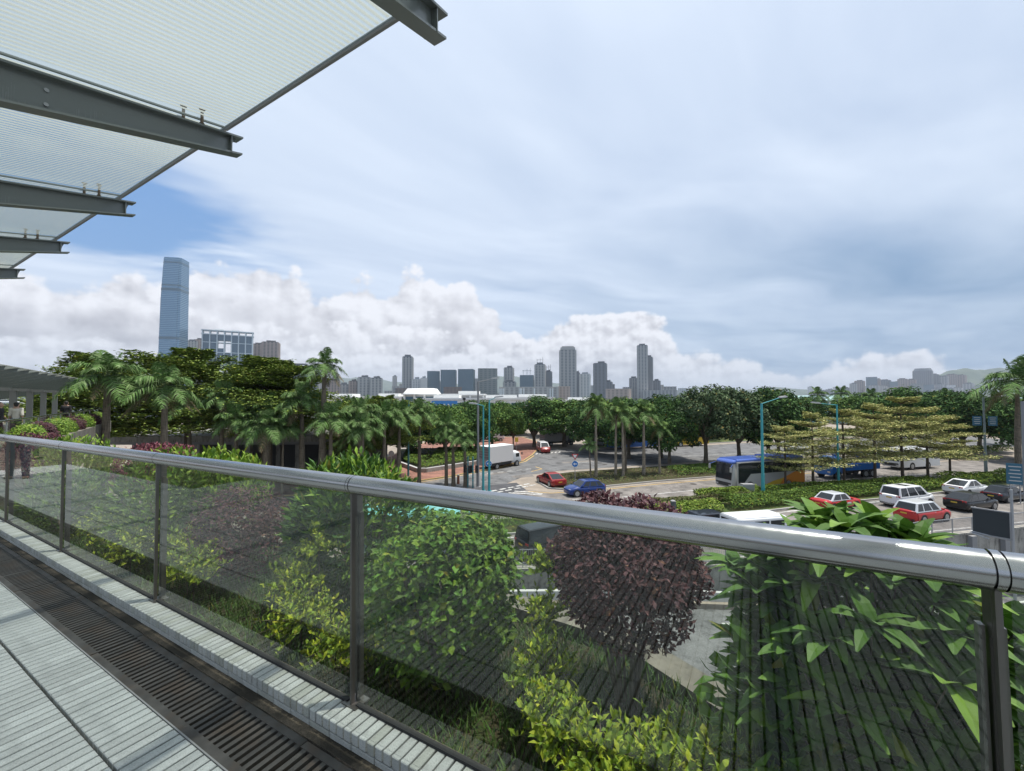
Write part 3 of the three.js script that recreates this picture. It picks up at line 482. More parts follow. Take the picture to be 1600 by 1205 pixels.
// large leaved shrub by the last post: rosettes of long leaves at the ends of its branches
{
  const t = shrubAt('large_leaved_shrub', 'tall shrub with long glossy green leaves by the last steel post', 'shrub', -0.38, 2.22), r = rng(500);
  const leafGeo = (L, W, droop, c) => {
    const pos = [], col = [], n = 5, rows = []; for (let i = 0; i <= n; i++) { const f = i / n, w = W * Math.pow(Math.sin(Math.PI * Math.min(0.985, 0.06 + f * 0.94)), 0.62) / 2, x = L * f, y = -droop * f * f * L + 0.25 * L * f * (1 - f); rows.push([[x, y + w * 0.35, w], [x, y, 0], [x, y + w * 0.35, -w]]); }
    const q = (a, b, cc, d, k) => { for (const p of [a, b, cc, a, cc, d]) { pos.push(...p); col.push(c[0] * k, c[1] * k, c[2] * k); } };
    for (let i = 0; i < n; i++) { q(rows[i][0], rows[i + 1][0], rows[i + 1][1], rows[i][1], 1); q(rows[i][1], rows[i + 1][1], rows[i + 1][2], rows[i][2], 0.9); }
    const g = new THREE.BufferGeometry(); g.setAttribute('position', new THREE.Float32BufferAttribute(pos, 3)); g.setAttribute('color', new THREE.Float32BufferAttribute(col, 3)); g.computeVertexNormals(); return g;
  };
  const cols = [[0.095, 0.19, 0.032], [0.075, 0.16, 0.03], [0.13, 0.245, 0.038], [0.19, 0.32, 0.045], [0.10, 0.205, 0.036], [0.08, 0.17, 0.03]];
  const kinds = []; for (let k = 0; k < 12; k++) kinds.push(leafGeo(0.115 + 0.055 * r(), 0.050 + 0.014 * r(), 0.1 + 0.6 * r(), cols[k % 6]));
  const stems = [], extra = []; let n = 0;
  const ros = []; for (let k = 0; k < 190; k++) { const a = k * 2.4 + r() * 0.6, f = (k + 0.5) / 190, h = 0.30 + 1.14 * (1 - Math.pow(f, 1.15) * 0.95) + 0.14 * (r() - 0.5), R = 0.45 * Math.sqrt(Math.min(1, f * 3.2 + 0.06)) * (f > 0.45 ? 1 - 0.5 * (f - 0.45) : 1) * (0.5 + 0.6 * r()); ros.push([Math.cos(a) * R * 1.0, h, Math.sin(a) * R * 0.85]); }
  for (const [x, y, z] of ros) {
    const p = V3(x, y, z), b = V3(x * 0.25, y * 0.45, z * 0.25); stems.push(limb([V3(x * 0.1, -0.03, z * 0.1), b, p], [0.006, 0.005, 0.003], 5));
    const out = V3(x * 1.2, 0.55 + 0.4 * r(), z * 1.2).normalize(), m = 8 + Math.floor(r() * 3), a0 = r() * 6.28;
    for (let q = 0; q < m; q++) {
      const th = a0 + q * 2.4, sprd = 0.25 + 0.85 * (1 - q / m), side = V3(Math.cos(th), 0, Math.sin(th)), dir = out.clone().multiplyScalar(1.05 - sprd * 0.6).addScaledVector(side, sprd).normalize();
      const zz = V3().crossVectors(dir, V3(0, 1, 0)).normalize(), yy = V3().crossVectors(zz, dir).normalize(), mat4 = new THREE.Matrix4().makeBasis(dir, yy, zz).setPosition(p.x, p.y - 0.02 * q / m, p.z), kind = kinds[Math.floor(r() * 12)];
      if (q % 5 === 0 && n < 300) { const l = part(t, 'leaf', kind, MAT.leafGloss); mat4.decompose(l.position, l.quaternion, l.scale); n++; } else extra.push(kind.clone().applyMatrix4(mat4));
    }
  }
  const fill = shellSpots([[0, 0.95, 0, 0.44, 0.42, 0.38], [-0.08, 0.55, 0, 0.36, 0.45, 0.36], [-0.2, 0.3, 0.05, 0.34, 0.35, 0.36], [0.2, 0.7, -0.1, 0.34, 0.4, 0.3], [-0.22, 0.75, 0.1, 0.32, 0.4, 0.3]], 3600, 511, 0.25, 0.02);
  part(t, 'inner_leaves', leafField(fill, { seed: 512, len: 0.13, wid: 0.046, colors: cols, fine: true, out: 0.5, jitter: 1.3, bend: 0.2 }), MAT.leafGloss, 'stuff');
  part(t, 'branch', merge(stems), MAT.bark, 'stuff');
  part(t, 'foliage', mergeGeometries(extra), MAT.leafGloss, 'stuff');
}
function curveLin(pts, x) { for (let i = 1; i < pts.length; i++) if (x <= pts[i][0]) { const t = (x - pts[i - 1][0]) / (pts[i][0] - pts[i - 1][0]); return lerp(pts[i - 1][1], pts[i][1], t); } return pts[pts.length - 1][1]; }

// ---------------------------------------------------------------- ground, roads, water, hills (plan metres: X right, Z ahead)
// the lower road beside the walkway falls away to the right behind a retaining wall
const lowY = (X, Z) => -1.0 - Math.min(2.4, Math.max(0, X - 8) * 0.085);             // in metres
const FENCE = [[-70, 15.2], [-30, 16.8], [-12, 17.9], [0.9, 18.5], [9.6, 18.9], [16, 20.4], [21.8, 22.5], [29.8, 24.4], [45, 28.2], [90, 40]];
const FAR_SHORE = 330;
struct('ground', sheet([...FENCE, [1200, 120], [1200, 170], [700, 210], [330, 240], [120, 250], [-60, 250], [-160, 150], [-260, 90], [-700, 60], [-700, 20]], 0), MAT.paving);
{
  const g = new THREE.PlaneGeometry(1, 1, 120, 40), p = g.attributes.position;                     // the lower road as a sloping sheet up to the wall
  for (let i = 0; i < p.count; i++) { const X = (-70 + (p.getX(i) + 0.5) * 160) * K, f = p.getY(i) + 0.5, zw = curveLin(FENCE, X / K) * K - 0.05, Z = lerp(-80, zw, f); p.setXYZ(i, X, lowY(X, Z), -Z); }
  g.computeVertexNormals(); struct('lower_road', metreUV(g), MAT.asphalt);
}

function wallSheet(line, y0f, y1f, th) { line = planar(line);                                  // an upright wall along a plan line
  const gs = []; for (let i = 1; i < line.length; i++) {
    const [ax, az] = line[i - 1], [bx, bz] = line[i], L = Math.hypot(bx - ax, bz - az), nx = -(bz - az) / L, nz = (bx - ax) / L;
    const P = (x, z, y, s) => [x + nx * th * s, y, -(z + nz * th * s)], A = [ax, az], B = [bx, bz], pos = [];
    const q = (a, b, c, d) => pos.push(...a, ...b, ...c, ...a, ...c, ...d), c8 = [0, 1].map((s) => [P(...A, y0f(...A), s), P(...B, y0f(...B), s), P(...B, y1f(...B), s), P(...A, y1f(...A), s)]);
    q(...c8[0]); q(c8[1][1], c8[1][0], c8[1][3], c8[1][2]); q(c8[0][3], c8[0][2], c8[1][2], c8[1][3]); if (i === 1) q(c8[0][0], c8[0][3], c8[1][3], c8[1][0]); if (i === line.length - 1) q(c8[0][1], c8[1][1], c8[1][2], c8[0][2]);
    const g = new THREE.BufferGeometry(); g.setAttribute('position', new THREE.Float32BufferAttribute(pos, 3)); g.computeVertexNormals(); gs.push(g);
  }
  return metreUV(merge(gs));
}
{
  const w = thing('retaining_wall', 'concrete retaining wall under the roadside fence', 'wall');
  part(w, 'wall_face', wallSheet(FENCE, (x, z) => lowY(x, z) - 0.3, () => 0.02, 0.3), MAT.concrete);
  part(w, 'coping', wallSheet(FENCE.map(([x, z]) => [x, z - 0.08]), () => 0.021, () => 0.15, 0.42), MAT.concrete);
  for (const [X, Z, h] of along(FENCE, 2.6)) if (X > 20 && X < 60) { const m = part(w, 'pier', metreUV(box(0.5, 3.4, 0.3, 0, 0, 0)), MAT.midGrey); m.position.copy(at(X + 0.05, Z - 0.14, -1.75)); m.rotation.y = h; }
  const b = thing('road_barrier', 'low white concrete barrier with a beige cap beside the lower road', 'barrier'), line = [[-2, 16.9], [6, 17.0], [10, 17.4], [16, 18.9], [22, 20.9], [30, 22.6], [50, 27]];
  part(b, 'barrier_wall', wallSheet(line, (x, z) => lowY(x, z) - 0.1, (x, z) => lowY(x, z) + 0.75, 0.25), MAT.lightGrey);
  part(b, 'barrier_foot', wallSheet(line.map(([x, z]) => [x - 0.02, z - 0.23]), (x, z) => lowY(x, z) - 0.1, (x, z) => lowY(x, z) + 0.28, 0.3), MAT.paving);
  const lines = [];
  lines.push(ribbon([[-20, 15.3], [0, 15.7], [8, 15.9], [14, 17], [22, 19.6], [34, 22.6]], 0.07, 0.006, lowY), ribbon([[13, 10.5], [17.6, 13.6], [22, 16], [30, 19.2]], 0.07, 0.006, lowY), ribbon([[13, 10.1], [17.6, 13.2], [22, 15.6], [30, 18.8]], 0.07, 0.006, lowY));
  for (let k = 0; k < 12; k++) { const x = 2 + k * 3.2, z = 12.2 + Math.max(0, x - 8) * 0.44; lines.push(ribbon([[x, z], [x + 1.3, z + 1.3 * (x > 8 ? 0.44 : 0)]], 0.06, 0.006, lowY)); }
  struct('lower_road_markings', merge(lines), MAT.paint);
}
// upper roads
const MAIN_NEAR = FENCE.map(([x, z]) => [x, z + 0.5]), MEDIAN = [[-26, 21.6], [-12, 22.4], [0, 23.2], [10.6, 26.2], [17.1, 27.9], [23.3, 30.0], [30, 31.9], [37, 34.2], [45, 36.5], [90, 49]];
const MEDIAN_FAR = [[90, 52], [45, 39.4], [37, 37.8], [30, 36.2], [24, 34.6], [18, 32.9], [12, 31.2], [7.5, 29.6], [0, 26.2], [-12, 24.6], [-26, 23.9]];
const clipX = (l, a, b) => l.filter(([x]) => x >= a && x <= b);
struct('main_road', sheet([...clipX(MAIN_NEAR, -70, 90), [90, 60], [60, 52], [42, 47], [34, 43.6], [27, 41.6], [20, 39.6], [13, 37.2], [8, 35.2], [3, 33.6], [1, 34.6], [-0.5, 37], [-4, 34], [-9, 31], [-20, 27.4], [-70, 24]], 0.008), MAT.asphaltWarm);
struct('junction_road', sheet([[-17, 28], [-9.2, 31], [-4, 34], [-0.5, 37], [1.5, 41], [5, 43.5], [11, 45.6], [20, 49], [32, 53], [60, 60], [90, 68], [90, 86], [50, 74], [24, 64], [10, 60.5], [5, 62.5], [2.6, 58], [1.2, 53.5], [-1.5, 49], [-6, 43.5], [-10, 39.4], [-22, 32.5]], 0.013), MAT.asphalt);
struct('road_patch', sheet([[-7.6, 31.0], [-2.2, 36.2], [0.4, 37.4], [1.2, 34.4], [-1.5, 32.4], [-6, 30.2]].map(([x, z]) => [x, z]), 0.017), MAT.asphaltDark);
[[[-12, 21.2], [-4, 21.8], [-4, 22.3], [-12, 21.7]], [[14, 21.9], [19.5, 23.8], [19.3, 24.7], [13.8, 22.8]], [[24, 31.6].map((v, i) => v + [0, -2][i]), [31, 31.0], [30.8, 31.6], [23.8, 30.2]], [[33, 30.4], [41, 32.6], [40.8, 33.4], [32.8, 31.2]]].forEach((o) => struct('road_patch', sheet(o, 0.0125), MAT.asphalt));
[[[-3, 40.4], [-0.4, 42.4], [-0.9, 43.0], [-3.6, 41.2]], [[-9, 36.2], [-6.4, 38.0], [-6.9, 38.6], [-9.6, 36.9]], [[6, 48.4], [12, 50.6], [11.8, 51.5], [5.8, 49.3]], [[0.2, 39.4], [2.2, 40.4], [1.9, 41.6], [-0.1, 40.6]]].forEach((o) => struct('road_patch', sheet(o, 0.0165), MAT.asphaltWarm));
{
  const holes = [[-5, 21.4], [6, 22.6], [19.6, 25.2], [27.4, 27.4], [33.8, 29.8], [-2.6, 38.6], [1.2, 42.8], [16, 36.8], [8.6, 33.4], [10.6, 47.6]].map(([x, z]) => { const p = at(x, z, 0.03); return merge([new THREE.CylinderGeometry(0.36, 0.36, 0.02, 20).translate(p.x, p.y - 0.006, p.z)]); });
  holes.forEach((g, i) => { const words = ['left of the teal roofed bus', 'behind the purple shrub', 'before the red taxi saloon', 'behind the red taxi estate', 'behind the low black car', 'left of the fastback car', 'behind the fastback car', 'before the tour bus', 'beside the deep blue car', 'on the road beyond the palms']; const m = new THREE.Mesh(g, MAT.iron); m.name = numbered('manhole_cover'); scene.add(m); tag(m, 'round iron manhole cover ' + words[i], 'manhole'); });
}
{
  const m = [];
  m.push(ribbon(MEDIAN.map(([x, z]) => [x, z - 0.4]), 0.06, 0.013), ribbon(MAIN_NEAR.map(([x, z]) => [x, z + 0.35]), 0.06, 0.013));
  for (const [X, Z, h] of along([[-40, 20], [-12, 20.2], [0, 20.9], [9.6, 22.4], [20, 26], [30, 28.4], [45, 32.6], [80, 42]], 6)) m.push(ribbon([[X, Z], [X + 2 * Math.cos(h), Z + 2 * Math.sin(h)]], 0.06, 0.013));
  m.push(ribbon([[4.5, 31.2], [8.5, 32.0], [14, 34.0], [22, 36.4], [30, 38.6], [44, 42.4]], 0.06, 0.013));
  for (const [X, Z] of along([[-9.8, 38.6], [-5.6, 40.4], [-1.4, 42.6], [1.6, 44.5]], 1.15)) m.push(ribbon([[X, Z], [X + 0.62, Z + 0.26]], 0.09, 0.018));
  for (const [X, Z] of along([[-3.4, 33.0], [-1.8, 33.9], [-0.2, 35.3], [1.2, 36.7]], 0.95)) m.push(ribbon([[X, Z], [X + 0.5, Z + 0.42]], 0.15, 0.022));
  for (const [X, Z] of along([[-2.9, 32.6], [-1.3, 33.5], [0.3, 34.9], [1.7, 36.3]], 0.95)) m.push(ribbon([[X, Z], [X + 0.5, Z + 0.42]], 0.13, 0.022));
  m.push(ribbon([[-0.3, 33.4], [1.1, 33.1], [2.3, 32.7]], 0.13, 0.022), ribbon([[0.2, 34.0], [1.4, 33.7], [2.4, 33.0]], 0.13, 0.022));
  for (let k = 0; k < 7; k++) m.push(ribbon([[3.2 + k * 0.55, 56.0 + 0.3 * k], [3.5 + k * 0.55, 57.2 + 0.3 * k]], 0.12, 0.018));
  m.push(ribbon([[5.2, 41.6], [8, 43.0], [13, 44.8]], 0.07, 0.018), ribbon([[7, 48.6], [15, 51.6], [24, 54.8], [40, 59]], 0.06, 0.018));
  struct('road_markings', merge(m), MAT.paint);
  const y = [[[-14.5, 32.6], [-9.6, 36.4], [-5.4, 40.3], [-1.2, 45.0], [1.6, 49.8], [2.9, 54.8]], [[1.3, 33.9], [3.2, 33.3], [8, 34.8], [13, 36.8], [20, 39.2], [27, 41.2], [34, 43.2]], [[2.0, 43.0], [3.2, 44.6], [2.6, 46.0]]];
  struct('yellow_lines', merge(y.map((l) => ribbon(l, 0.07, 0.019))), MAT.yellowPaint);
}
// raised islands, pavements and beds, each edged with a kerb
const kerbM = std(0.36, 0.35, 0.33, 0.9), kerbY = std(0.46, 0.32, 0.12, 0.85);
function island(name, outline, y, mat, edgeMat = kerbM) { const o = struct(name, sheet(outline, y), mat); part(o, 'kerb', wallSheet([...outline, outline[0]], () => -0.05, () => y + 0.01, 0.16), edgeMat); return o; }
island('median_bed', [...MEDIAN, ...MEDIAN_FAR], 0.14, MAT.grass);
const PALM_ISLAND = [[3.0, 34.9], [4.2, 34.4], [8, 35.6], [13, 37.7], [20, 40.1], [27, 42.1], [34, 44.1], [42, 47.6], [60, 53], [60, 58.5], [32, 51.2], [20, 47.4], [11, 44.2], [6, 42.4], [2.9, 40.4], [2.3, 37.4]];
island('palm_island', PALM_ISLAND, 0.15, mapped(TX.soil, 1, { color: C(1.25, 1.0, 0.85) }));
island('brick_pavement', [[-14.9, 32.9], [-9.8, 36.7], [-5.6, 40.6], [-1.4, 45.3], [1.4, 50.0], [2.7, 55.0], [3.6, 60], [5.6, 66], [2, 80], [-14, 80], [-16, 50], [-26, 40], [-30, 33], [-22, 31]], 0.13, MAT.brick, kerbY);
island('far_bed', [[11, 62], [24, 66], [50, 76], [90, 88], [90, 104], [40, 92], [14, 82]], 0.15, MAT.grass);
{
  const w = thing('bed_wall', 'low stone wall round the raised hedge bed by the brick pavement', 'wall'), o = [[-12.8, 46.6], [-9.6, 42.0], [-8.6, 41.9], [-3.9, 47.0], [-0.8, 51.4], [-6, 60], [-16, 58], [-12.8, 46.6]];
  part(w, 'stone_wall', wallSheet(o, () => 0.1, () => 0.62, 0.3), MAT.concrete); part(w, 'coping', wallSheet(o.map(([x, z]) => [x, z]), () => 0.621, () => 0.7, 0.36), MAT.lightGrey);
  struct('hedge_bed', sheet(o.slice(0, -1), 0.55), MAT.soil);
}
// harbour water, the far shore and hills
struct('harbour_water', sheet([[-6000, 40], [-240, 88], [-160, 148], [-60, 248], [120, 248], [330, 238], [700, 208], [1200, 168], [6000, 120], [6000, 1900], [-6000, 1900]], -2.6), new THREE.MeshPhysicalMaterial({ color: C(0.035, 0.075, 0.085), roughness: 0.18, side: THREE.DoubleSide }));
struct('far_shore', sheet([[-9000, 1290], [-1500, 1290], [0, 1330], [1500, 1900], [1900, 2300], [5000, 2300], [9000, 1200], [12000, 3000], [12000, 12000], [-12000, 12000]], 2), std(0.10, 0.11, 0.09, 1));
struct('open_water', new THREE.PlaneGeometry(60000, 30000).rotateX(-Math.PI / 2).translate(0, -9, -4000), std(0.05, 0.09, 0.10, 0.4));
function hill(line, Z, deep, seed) {                                      // a ridge: [X, height] along it, with spurs
  const nx = 160, nz = 14, g = new THREE.PlaneGeometry(1, 1, nx, nz), p = g.attributes.position, x0 = line[0][0], x1 = line[line.length - 1][0];
  for (let i = 0; i < p.count; i++) { const X = lerp(x0, x1, p.getX(i) + 0.5), f = p.getY(i) + 0.5, ridge = curve(line, X), prof = Math.pow(Math.sin(Math.PI * Math.min(1, f * 0.5 + 0.0)), 1.1), n = fbm(X / 420 + seed, f * 5, 5, seed), h = ridge * prof * (0.72 + 0.56 * n) * (f < 0.02 ? 0 : 1); p.setXYZ(i, X, h + 1, -(Z + f * deep)); }
  g.computeVertexNormals(); return g;
}
const hillMat = new THREE.MeshStandardMaterial({ map: texture(256, (u, v) => { const a = grain(u, v, 10, 95, 5); return mix3([0.17, 0.25, 0.15], [0.25, 0.30, 0.20], sst(0.4, 0.7, a)); }, true, 0.002), roughness: 1, side: THREE.DoubleSide });
struct('hill', metreUV(hill([[-9500, 330], [-8600, 420], [-7600, 300], [-6600, 380], [-5200, 420], [-4200, 330], [-3300, 420], [-2700, 400], [-2200, 320], [-1500, 380], [-900, 260], [-300, 420], [300, 400], [700, 260], [1100, 300], [1700, 170], [2300, 180], [3100, 170], [4000, 120], [4700, 190], [5400, 110]], 7200, 1400, 3)), hillMat);
struct('hill', metreUV(hill([[3600, 60], [3900, 90], [4300, 150], [4600, 190], [5000, 260], [5600, 330], [6600, 420], [8000, 380]], 4300, 900, 9)), hillMat);
struct('hill', metreUV(hill([[2900, 10], [3500, 130], [3900, 90], [4400, 180], [4900, 150], [5400, 40]], 6400, 700, 14)), hillMat);

// ---------------------------------------------------------------- palms
const FROND_GREEN = [[0.075, 0.145, 0.036], [0.10, 0.185, 0.05], [0.055, 0.105, 0.028], [0.17, 0.235, 0.10]], FROND_DRY = [[0.19, 0.15, 0.08], [0.15, 0.12, 0.07], [0.10, 0.11, 0.05]], FROND_LIGHT = [[0.12, 0.20, 0.05], [0.15, 0.22, 0.06], [0.09, 0.16, 0.045]];
function frondGeo(L, lift, droop, seed, colors, leaflet = 0.6) {       // a feather leaf growing along +x, its leaflets hanging
  const r = rng(seed), pos = [], col = [], n = 44, P = (t) => V3(L * (Math.sin(lift) * 0 + Math.cos(lift) * t - droop * 0.18 * t * t), L * (Math.sin(lift) * t - droop * t * t), 0);
  const tri = (a, b, c, k) => { pos.push(...a, ...b, ...c); for (let i = 0; i < 3; i++) col.push(...k); };
  for (let i = 0; i < 8; i++) { const a = P(i / 8), b = P((i + 1) / 8), w0 = 0.028 * (1 - i / 9), w1 = 0.028 * (1 - (i + 1) / 9), k = [0.10, 0.13, 0.05]; tri(a.clone().add(V3(0, w0, 0)), a.clone().add(V3(0, -w0, w0)), b, k); tri(a.clone().add(V3(0, w0, 0)), b, a.clone().add(V3(0, -w0, -w0)), k); tri(a.clone().add(V3(0, w0, 0)), b.clone().add(V3(0, w1, 0)), b, k); }
  for (let i = 0; i < n; i++) for (const s of [-1, 1]) {
    const t = 0.14 + 0.86 * (i + r() * 0.5) / n, p = P(t), d = P(Math.min(1, t + 0.02)).sub(P(t - 0.02)).normalize(), l = leaflet * Math.sin(Math.PI * (0.15 + 0.8 * t)) * (0.8 + 0.4 * r());
    const plume = (r() - 0.45) * 0.9, side = V3(0, plume, s).normalize(), dir = d.clone().multiplyScalar(0.55 + 0.35 * t).add(side).normalize(), w = 0.014 + 0.011 * r();
    const mid = p.clone().addScaledVector(dir, l * 0.5).add(V3(0, -l * 0.05, 0)), tip = p.clone().addScaledVector(dir, l * 0.88).add(V3(0, -l * (0.25 + 0.3 * r()), 0)), e = d.clone().multiplyScalar(w);
    const c0 = colors[Math.floor(r() * colors.length)], k = 0.75 + 0.5 * r(), c = c0.map((x) => x * k);
    tri(p.clone().sub(e), p.clone().add(e), mid.clone().add(e), c); tri(p.clone().sub(e), mid.clone().add(e), mid.clone().sub(e), c); tri(mid.clone().sub(e), mid.clone().add(e), tip, c);
  }
  const g = new THREE.BufferGeometry(); g.setAttribute('position', new THREE.Float32BufferAttribute(pos.flatMap ? pos : pos, 3)); g.setAttribute('color', new THREE.Float32BufferAttribute(col, 3)); g.computeVertexNormals(); return g;
}
const FR = {
  up: [1, 2].map((k) => frondGeo(1.7, 1.25, 0.28, 600 + k, FROND_GREEN)), mid: [1, 2, 3].map((k) => frondGeo(2.0, 0.75, 0.62, 610 + k, FROND_GREEN)), low: [1, 2, 3].map((k) => frondGeo(1.9, 0.2, 0.72, 620 + k, FROND_GREEN)),
  dry: [1, 2].map((k) => frondGeo(1.7, -0.35, 0.55, 630 + k, FROND_DRY)), light: [1, 2, 3].map((k) => frondGeo(1.8, 0.5 + 0.2 * k, 0.6, 640 + k, FROND_LIGHT)),
};
const shaftM = std(0.09, 0.13, 0.05, 0.6), palmBark = mapped(TX.bark, 0.95), litBark = mapped(TX.bark, 0.95, { color: C(1.7, 1.75, 1.8) });  // the brighter bark copy puts sunlight into the island palm trunks
function palm(label, X, Z, h, s = 1, o = {}) { h *= K; s *= K;                           // h: where the crown springs
  const t = thing('palm_tree', label, 'palm tree', at(X, Z, 0)), seed = Math.round(X * 31 + Z * 17 + 9000), r = rng(seed), r0 = (o.r ?? 0.17) * K, lx = (r() - 0.5) * 0.3, lz = (r() - 0.5) * 0.3, pts = [], rad = [];
  for (let k = 0; k <= 8; k++) { const f = k / 8; pts.push(V3(lx * f * f, -0.1 + (h - 0.7 + 0.1) * f, lz * f * f)); rad.push(r0 * (f < 0.06 ? 1.35 : 1.05 + 0.12 * Math.sin(f * 5) - 0.32 * f)); }
  part(t, 'trunk', limb(pts, rad, 10), o.light ? litBark : palmBark);
  part(t, 'crownshaft', limb([V3(lx, h - 0.75, lz), V3(lx, h - 0.5, lz), V3(lx, h + 0.1, lz)], [r0 * 0.72, r0 * 0.62, r0 * 0.3], 8), shaftM);
  const add = (kind, a, dy, k) => { const set = FR[kind], m = part(t, kind === 'dry' ? 'dry_frond' : 'frond', set[Math.floor(r() * set.length)], MAT.leafFar); m.position.set(lx, h + dy, lz); m.rotation.set((r() - 0.5) * 0.5, a, (r() - 0.5) * 0.3, 'YXZ'); m.scale.setScalar(s * k * (0.85 + 0.3 * r())); };
  const top = o.light ? 'light' : 'mid', low = o.light ? ['light', 'low'] : ['low', 'low'], a0 = r() * 6.28;
  for (let k = 0; k < 4; k++) add('up', a0 + k * 1.6 + r() * 0.4, 0, 0.9);
  for (let k = 0; k < 7; k++) add(k % 3 ? top : 'mid', a0 + k * 0.9 + r() * 0.4, -0.06, 1);
  for (let k = 0; k < 9; k++) add(low[k % 2], a0 + 0.4 + k * 0.7 + r() * 0.4, -0.12, 1.05);
  for (let k = 0; k < (o.dry ?? 2); k++) add('dry', a0 + k * 2.1 + r(), -0.2, 0.85);
  return t;
}
palm('tall palm at far left beside the end of the covered walkway', -19.4, 19.8, 8.75, 1.08, { r: 0.21, dry: 3 });
palm('palm with a pinkish flower head left of the tall glass tower', -17.2, 20.6, 8.25, 1.05, { r: 0.2, dry: 4 });
palm('palm with drooping fronds standing alone below the office block with the white frame', -20.6, 29.5, 7.8, 1.05);
palm('first small palm of the pair under the brown towers', -18.2, 30.6, 6.9, 0.95);
palm('second small palm of the pair under the brown towers', -17.6, 30.0, 6.4, 1.0, { dry: 3 });
palm('palm with hanging grey fronds just left of the tallest palm', -15.2, 30.2, 7.6, 1.12, { r: 0.2, dry: 3 });
palm('slender young palm between the two thick palm trunks', -16.2, 29.4, 5.6, 0.8, { r: 0.09 });
palm('tallest palm, rising alone against the clouds', -13.8, 30.2, 10.1, 1.02, { r: 0.22, dry: 4 });
palm('thick leaning palm below the residential blocks', -11.6, 31.5, 6.6, 1.1, { r: 0.2 });
palm('bushy palm left of the brick path, behind the lime shrub', -10.2, 33.2, 6.2, 1.2);
palm('short palm tucked behind the bushy palm', -12.8, 33.5, 4.6, 1.0);
palm('palm with spreading fronds between the two thick trunks and the lone drooping one', -23.4, 30.2, 7.2, 1.05);
palm('palm low in front of the tiered trees, right of the lone drooping one', -19.2, 29.0, 6.2, 1.0, { dry: 3 });
palm('palm crowding the tallest palm from the left, low down', -16.8, 28.4, 5.8, 1.0);
palm('palm between the tallest palm and the thick leaning one', -12.9, 29.6, 6.2, 1.05, { dry: 3 });
palm('palm low behind the upright lime shrub', -10.9, 30.2, 5.6, 1.0);
palm('palm with a dense head left of the dark slim one', -9.4, 34.6, 6.3, 1.1);
palm('dark slim palm at the kerb by the brick pavement', -8.1, 36.4, 6.5, 1.0, { r: 0.15 });
palm('left palm of the row of three along the left kerb', -5.7, 36.2, 5.2, 0.95, { r: 0.14 });
palm('middle palm of the row of three along the left kerb', -5.05, 36.0, 4.7, 0.9, { r: 0.16 });
palm('right palm of the row of three along the left kerb', -4.0, 35.8, 4.4, 0.9, { r: 0.16 });
palm('tall pale trunked palm beside the round blue arrow sign', 7.9, 39.2, 6.9, 1.05, { light: true, r: 0.135, dry: 4 });
palm('first palm of the close pair on the traffic island', 10.0, 40.2, 6.6, 0.95, { light: true, r: 0.12 });
palm('second palm of the close pair on the traffic island', 10.6, 39.7, 6.2, 0.95, { light: true, r: 0.13 });
palm('thick pale palm in the middle of the traffic island', 12.9, 40.8, 6.3, 1.1, { light: true, r: 0.15 });
palm('slim palm right of the thick one on the traffic island', 14.6, 41.2, 4.8, 0.95, { light: true, r: 0.11 });
palm('small young palm leaning by the tall island palm', 7.2, 38.2, 3.4, 0.55, { r: 0.07, dry: 0 });
palm('slim palm at the back of the traffic island', 11.6, 42.6, 5.4, 0.9, { r: 0.13 });
palm('big dark palm at the right edge reaching above the horizon', 46.4, 38.2, 9.2, 2.0, { r: 0.21, dry: 3 });
[[80, 68, 7.0, 'far'], [62, 84, 8.3], [70, 88, 8.6], [48, 86, 7.6], [55, 92, 8.2], [78, 90, 8.0], [88, 94, 8.4], [96, 90, 7.6], [100, 96, 8.2]].forEach(([x, z, h], i) => palm(['palm among the far trees left of the dark sign board', 'far palm rising in front of the pale green pier roof', 'far palm just right of the one before the green pier roof', 'leftmost far palm under the green pier roof', 'far palm under the middle of the green pier roof', 'far palm below the white pier roof', 'far palm beside the white pier roof', 'far palm behind the blue sign boards', 'far palm behind the big dark palm'][i], x, z, h, 1.5, { dry: 1 }));

// ---------------------------------------------------------------- broad trees
function crownBlobs(rx, ry, cy, n, seed) {
  const r = rng(seed), b = []; for (let k = 0; k < n; k++) { const a = k * 2.4 + r(), z = 1 - 1.75 * ((k + 0.5) / n), s = Math.sqrt(Math.max(0.05, 1 - z * z)), q = 0.58 + 0.42 * r(), R = (0.20 + 0.18 * r()); b.push([Math.cos(a) * s * rx * q, cy + z * ry * q, Math.sin(a) * s * rx * q, rx * R, ry * R * 0.95, rx * R]); }
  b.push([0, cy, 0, rx * 0.5, ry * 0.6, rx * 0.5]); return b;
}
function broadTree(seed, rx, h, fork, colors, leaf, n) {                 // one of each kind is built once and then copied
  const ry = (h - fork) * 0.52, cy = fork + ry * 0.92, r = rng(seed), g = [], b = crownBlobs(rx, ry, cy, 38, seed + 1);
  g.push(limb([V3(0, -0.1, 0), V3(0.06, fork * 0.5, 0.03), V3(0.02, fork, -0.05)], [0.30, 0.22, 0.19], 9));
  for (let k = 0; k < 9; k++) { const t = b[k * 2], m = V3(t[0] * 0.45, fork + (t[1] - fork) * 0.55, t[2] * 0.45).add(V3(r() - 0.5, 0, r() - 0.5).multiplyScalar(0.5)); g.push(limb([V3(0.02, fork - 0.15, -0.05), m, V3(t[0], t[1], t[2])], [0.15, 0.09, 0.03], 6)); }
  return { trunk: merge(g), crown: leafField(shellSpots(b, n, seed + 2, 0.35), { seed: seed + 3, len: leaf, wid: leaf * 0.62, colors, jitter: 1.6, lift: 0.35 }) };
}
